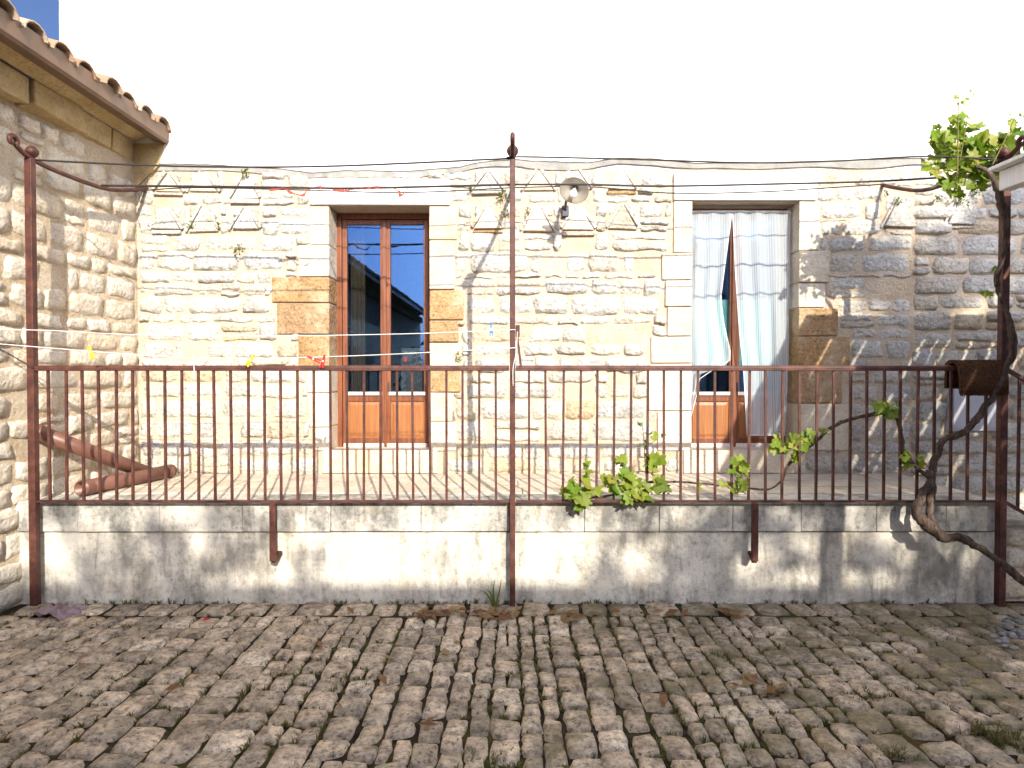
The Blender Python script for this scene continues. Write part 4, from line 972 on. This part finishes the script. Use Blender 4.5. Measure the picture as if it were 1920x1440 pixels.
for c in ((1790, 300, .02, 60, 50, 45, .04, .075, .14), (1870, 300, .0, 45, 45, 35, .04, .075, .14), (1800, 270, .0, 48, 46, 44, .05, .085, .14), (1850, 295, .0, 48, 40, 40, .05, .085, .14), (1760, 290, .0, 34, 42, 26, .045, .075, .12), (1895, 275, -.02, 25, 40, 20, .045, .08, .12), (1810, 328, .02, 58, 22, 24, .04, .065, .12),
          (1805, 232, -.03, 30, 20, 9, .035, .06, .1), (1905, 225, -.05, 18, 18, 7, .03, .055, .1), (1797, 195, -.16, 10, 16, 4, .018, .03, .05), (1818, 185, -.16, 12, 14, 5, .018, .03, .05), (1800, 352, .05, 50, 16, 18, .04, .06, .1), (1752, 245, -.03, 14, 16, 4, .025, .045, .08),
          (1092, 920, -.10, 34, 22, 20, 0.046, 0.078, .05), (1100, 940, -.14, 24, 14, 6, 0.039, 0.065, .03), (1160, 905, -.10, 28, 22, 16, 0.039, 0.072, .05), (1195, 920, -.12, 24, 22, 12, 0.052, 0.085, .04), (1232, 905, -.10, 14, 10, 3, 0.065, 0.085, .03), (1236, 868, -.09, 14, 10, 3, 0.065, 0.091, .03), (1165, 868, -.08, 12, 10, 4, 0.033, 0.058, .03), (1098, 880, -.08, 9, 12, 4, 0.026, 0.042, .02), (1105, 872, -.08, 10, 6, 2, 0.021, 0.034, .02),
          (1205, 835, -.07, 10, 12, 4, 0.026, 0.039, .02), (1204, 797, -.07, 8, 8, 3, 0.023, 0.034, .02), (1222, 815, -.07, 9, 8, 3, 0.026, 0.042, .02), (1245, 812, -.07, 5, 6, 2, 0.023, 0.031, .02),
          (1386, 880, -.10, 12, 24, 12, 0.039, 0.062, .04), (1383, 910, -.10, 16, 12, 7, 0.039, 0.058, .03), (1360, 912, -.06, 10, 6, 3, 0.029, 0.042, .02), (1308, 912, -.02, 8, 5, 3, 0.026, 0.039, .02),
          (1490, 838, -.06, 28, 22, 15, 0.039, 0.062, .05), (1515, 815, -.06, 14, 16, 6, 0.033, 0.049, .04), (1547, 812, -.06, 10, 8, 4, 0.033, 0.046, .03), (1455, 833, -.06, 12, 10, 4, 0.046, 0.058, .03),
          (1664, 765, -.08, 20, 18, 13, 0.039, 0.060, .04), (1713, 862, -.12, 22, 16, 10, 0.029, 0.047, .04), (1868, 505, -.15, 10, 8, 2, .025, .035, .03), (1858, 545, -.15, 14, 10, 3, .03, .045, .03)):
    leaves(*c)
LEAF.sort(key=lambda t: -t[0]); more = MB()
for i, (s_, k, p, q) in enumerate(LEAF):
    if i < 298:
        o = bpy.data.objects.new('leaf', LM[k]); link(o, vine, p); o.scale = (s_, s_, s_); o.rotation_euler = q.to_euler()
    else:
        more.add([p + (q @ (v.co * s_)) for v in LM[k].vertices], [tuple(f.vertices) for f in LM[k].polygons])
tag(more.build('small_leaves', M['leaf'], vine, True), kind='stuff')

# ------------------------------------------------------------------ rug, meter box, pipes, rag
xa, xb = U(1784, 700, YR).x, U(1872, 700, YR).x; zt2 = zt_ + .022; vs_ = []
prof = [(YR - .075, U(1800, 738, YR).z), (YR - .072, U(1800, 715, YR).z), (YR - .06, zt2 - .02), (YR - .03, zt2 + .018), (YR + .01, zt2 + .022), (YR + .045, zt2 + .0), (YR + .05, zt2 - .08), (YR + .05, zt2 - .16)]
nx = 14; rg = MB(); m_ = len(prof)
for th in (0, .022):
    for (y, z) in prof:
        for i in range(nx + 1):
            s_ = i / nx; w_ = .004 * mnoise.noise(Vector((s_ * 5, z * 9, 1)))
            vs_.append((xa + (xb - xa) * s_ + w_, y + (th if y > YR else -th * 0) - (th if y < YR else 0) + w_, z - (0 if not th else -th * .9 if abs(y - YR) < .05 else 0) + w_))
off = m_ * (nx + 1); fs_ = []
for j in range(m_ - 1):
    for i in range(nx):
        a = j * (nx + 1) + i; fs_ += [(a, a + nx + 1, a + nx + 2, a + 1), (off + a, off + a + 1, off + a + nx + 2, off + a + nx + 1)]
for j in range(m_ - 1):
    for i in (0, nx):
        a = j * (nx + 1) + i; fs_.append((a, a + nx + 1, off + a + nx + 1, off + a))
for j in (0, m_ - 1):
    for i in range(nx):
        a = j * (nx + 1) + i; fs_.append((a, a + 1, off + a + 1, off + a))
rg.add(vs_, fs_)
rgo = thing('doormat', ((xa + xb) / 2, YR, zt_), 'dark brown coir doormat hung over the rail by the right post', 'doormat'); rg.build('mat', M['rug'], rgo, True)
fr = MB(); fz = prof[0][1]
for i in range(60):
    x = xa + (xb - xa) * i / 59; fr.bar((x, YR - .085, fz + .01), (x + R.uniform(-.004, .004), YR - .087, fz - R.uniform(.006, .016)), .004, .004)
fr.build('fringe', M['rug'], rgo)
a, b = U(1781, 740, Yb - .05), U(1872, 808, Yb - .05)
mbx = thing('meter_box', ((a.x + b.x) / 2, Yb, b.z), 'pale grey-white meter box on the shaded wall below the doormat', 'meter box')
MB().box((a.x, Yb - .06, b.z), (b.x, Yb + .02, a.z + .18)).build('case', M['box'], mbx, bevel=.008)
MB().box((a.x + .025, Yb - .068, b.z + .025), (b.x - .025, Yb - .0605, a.z + .155)).build('door_panel', M['box'], mbx, bevel=.003)
def pipe(pa, pb, r, label):
    d = (pb - pa).normalized(); e = d.orthogonal().normalized(); f = d.cross(e); n = 20; vs_ = []
    for (p, rr) in ((pa, r), (pb, r), (pb, r - .006), (pa, r - .006)):
        for k in range(n): vs_.append(p + (e * math.cos(2 * math.pi * k / n) + f * math.sin(2 * math.pi * k / n)) * rr)
    fs_ = [(i * n + k, i * n + (k + 1) % n, ((i + 1) % 4) * n + (k + 1) % n, ((i + 1) % 4) * n + k) for i in range(4) for k in range(n)]
    t = thing('drain_pipe', pa, label, 'pipe', 'loose drain pipes on the terrace'); MB().add(vs_, fs_).build('tube', M['pipe'], t, True)
    for q in (.06, .94):
        p = pa.lerp(pb, q)
        MB().tube([p - d * .03, p + d * .03], r + .003, 20, False).build('collar', M['pipe'], t, True)
pipe(U(60, 806, .10), U(292, 893, .86), .056, 'brown drain pipe leaning up against the left wall')
q0 = U(322, 886, 1.02); q0.z = ZT + .06; q1 = U(150, 918, .16); q1.z = ZT + .06
pipe(q1, q0, .056, 'brown drain pipe lying flat on the terrace floor')
mb = MB(); n = 30; vs_ = []; c = U(104, 1148, Z=.03)
for j in range(9):
    for i in range(n + 1):
        x = c.x - .16 + .32 * i / n; y = c.y - .09 + .17 * j / 8
        e = 1 - max(0, abs(i / n - .5) * 2) ** 3
        z = .012 + e * max(.004, .035 + .05 * mnoise.noise(Vector((x * 16, y * 34, 2))) + .018 * math.sin(y * 95 + x * 24) + .02 * mnoise.noise(Vector((x * 50, y * 60, 2))))
        vs_.append((x + .014 * mnoise.noise(Vector((i * .45, j * .7, 4.3))), y + .03 * mnoise.noise(Vector((i * .35, j * .3, 7.3))) + .02 * math.sin(i * .5), z))
mb.add(vs_, [(j * (n + 1) + i, j * (n + 1) + i + 1, (j + 1) * (n + 1) + i + 1, (j + 1) * (n + 1) + i) for j in range(8) for i in range(n)])
tag(mb.build('crumpled_rag', M['rag'], None, True), 'crumpled mauve rag on the cobbles at foot of left post', 'rag')
p = U(387, 1163, Z=.035); tag(MB().add([p + Vector(d) for d in ((-.02, -.02, 0), (.025, -.01, .008), (.02, .02, .004), (-.015, .015, .014))], [(0, 1, 2, 3)]).build('red_petal', M['red']), 'small scrap of red lying on the first row of cobbles', 'scrap')

# ------------------------------------------------------------------ weeds, dry leaves, pebbles
def blades(mb, p, n, ln, spread, rng, wd=.0035):
    for k in range(n):
        a = rng.uniform(0, 6.28); l_ = ln * rng.uniform(.5, 1.2); d = Vector((math.cos(a), math.sin(a), 0)); s_ = d.cross(EZ) * wd
        q0 = p + d * rng.uniform(0, spread * .3); q1 = q0 + d * spread * .35 + EZ * l_ * .7; q2 = q0 + d * spread * 1.0 + EZ * l_
        mb.add([q0 - s_, q0 + s_, q1 + s_ * .8, q1 - s_ * .8, q2], [(0, 1, 2, 3), (3, 2, 4)])
wd_ = MB(); rg_ = random.Random(77)
for q in vis:
    for e in range(4):
        a, b = q[rg_.randrange(4)], None; i = rg_.randrange(4); A, B_ = q[i], q[(i + 1) % 4]; t = rg_.random()
        p = Vector((A[0] + (B_[0] - A[0]) * t, A[1] + (B_[1] - A[1]) * t, .0))
        dens = mnoise.noise(Vector((p.x * 1.3, p.y * 1.3, 5))) + .10 * (-p.y) + .05 * p.x
        if dens > -.05 + rg_.uniform(0, .28): blades(wd_, p, rg_.randint(7, 16), rg_.uniform(.012, .032), .024, rg_, .0030)
for (px, py, n) in ((1875, 1385, 60), (1850, 1370, 40), (1900, 1400, 50), (640, 1290, 12), (1640, 1310, 25), (1690, 1420, 30), (1340, 1230, 18), (215, 1180, 22), (1125, 1140, 10), (920, 1425, 20), (1270, 1180, 12)):
    for k in range(n // 2):
        p = U(px + rg_.gauss(0, 20), py + rg_.gauss(0, 7), Z=.012); blades(wd_, p, 6, .032, .03, rg_, .0022)
for k in range(150):
    x = rg_.uniform(-3.3, 3.6)
    if mnoise.noise(Vector((x * 1.6, 2, 0))) > -.1: blades(wd_, Vector((x, -.015 - abs(rg_.gauss(0, .008)), .004)), rg_.randint(4, 10), rg_.uniform(.015, .045), .025, rg_, .0028)
tag(wd_.build('joint_weeds', M['weed']), 'thin moss and grass sprouting between cobbles', 'weeds', None, 'stuff')
pb = MB()
for k in range(45):
    p = U(1895 + rg_.gauss(0, 22), 1180 + rg_.gauss(0, 16), Z=.03); s_ = rg_.uniform(.012, .03)
    pb.sphere(p, s_, 7, 5, (1, rg_.uniform(.6, .9), .5))
tag(pb.build('pebbles', M['pebble'], None, True), 'scatter of pale pebbles at foot of the stair', 'pebbles', None, 'stuff')
dl = MB()
def dry(px, py, sx_, sy_, n):
    for k in range(n):
        p = U(px + rg_.gauss(0, sx_), py + rg_.gauss(0, sy_), Z=.035); a = rg_.uniform(0, 6.28); l_ = rg_.uniform(.03, .065)
        d = Vector((math.cos(a), math.sin(a), rg_.uniform(-.2, .3))) * l_; s_ = Vector((-math.sin(a), math.cos(a), rg_.uniform(-.4, .5))) * l_ * .35
        dl.add([p - d, p + s_ + EZ * .012, p + d, p - s_ + EZ * .004], [(0, 1, 3), (1, 2, 3)])
dry(800, 1152, 12, 5, 26); dry(940, 1153, 18, 6, 30); dry(850, 1148, 30, 4, 10); dry(1070, 1156, 20, 4, 12); dry(1380, 1152, 30, 5, 10); dry(1200, 1152, 60, 5, 8); dry(1245, 1305, 3, 8, 4); dry(1420, 1285, 25, 12, 12); dry(700, 1250, 150, 50, 14)
tag(dl.build('dry_leaves', M['dry']), 'curled brown dry leaves along the terrace foot', 'dry leaves', None, 'stuff')
def tuft(name, px, py, Y, n, ln, label, hang=False):
    mb = MB(); p = U(px, py, Y)
    for k in range(n):
        c = p + Vector((rg_.gauss(0, ln * .35), -abs(rg_.gauss(0, .02)), rg_.gauss(-ln * .4 if hang else ln * .2, ln * .4)))
        a = Vector((rg_.uniform(-1, 1), rg_.uniform(-1, .2), rg_.uniform(-1, 1))).normalized(); e = a.orthogonal().normalized() * .014; f = a.cross(e) * .6
        mb.add([c - e, c + f, c + e, c - f], [(0, 1, 2, 3)])
    mb.tube([p + Vector((0, .03, ln * .3)), p, p + Vector((rg_.uniform(-.02, .02), -.015, -ln * .8 if hang else ln * .5))], .0025, 4)
    tag(mb.build(name, M['tuft']), label, 'weed', 'weeds rooted in the wall')
for (px, py, ln, n, lab, hg) in ((447, 462, .09, 40, 'hanging green weed below the left pigeon holes', True), (461, 326, .06, 34, 'green weed over the third upper-left pigeon hole', False), (360, 427, .04, 14, 'tiny weed left of the red-based triangle', False), (408, 422, .04, 12, 'tiny weed right of the red-based triangle', False),
                               (943, 362, .07, 40, 'bushy weed on the wall just left of centre post', True), (952, 395, .06, 16, 'trailing weed below the bushy one at centre post', True), (884, 353, .03, 14, 'small weed hanging under the cable, left of centre post', True), (990, 392, .04, 12, 'small weed right of centre post', True),
                               (860, 662, .06, 22, 'dry weed beside the left door, right jamb', True), (1684, 375, .04, 16, 'weed on the tip of the first right triangle', True), (1755, 374, .04, 18, 'weed between the two right triangles', False), (1797, 368, .09, 46, 'large weed clump hanging under the vine leaves', True), (1830, 362, .06, 26, 'weed clump right of the large one under the vine', False), (1660, 368, .03, 8, 'faint weed left of the first right triangle', False)):
    tuft('wall_weed', px, py, Yb - .05, n, ln, lab, hg)
ip = thing('sprout', tuple(U(927, 1138, -.06)), 'single long-bladed green sprout at foot of wall beside centre post', 'plant')
for pts in ([(927, 1138), (910, 1112), (884, 1103)], [(928, 1138), (925, 1110), (928, 1085)], [(929, 1138), (936, 1110), (940, 1087)], [(928, 1138), (918, 1110), (905, 1106)]):
    P = smooth_path([U(x, y, -.06) for x, y in pts], 5); mb = MB(); n = len(P); vs_ = []
    for i, p in enumerate(P):
        w_ = .007 * (1 - (i / (n - 1)) ** 2) + .0006; vs_ += [p + Vector((-w_, 0, .002)), p + Vector((0, .004, 0)), p + Vector((w_, 0, .002))]
    mb.add(vs_, [(3 * i + k, 3 * i + k + 1, 3 * i + k + 4, 3 * i + k + 3) for i in range(n - 1) for k in range(2)]); mb.build('blade', M['tuft'], ip, True)
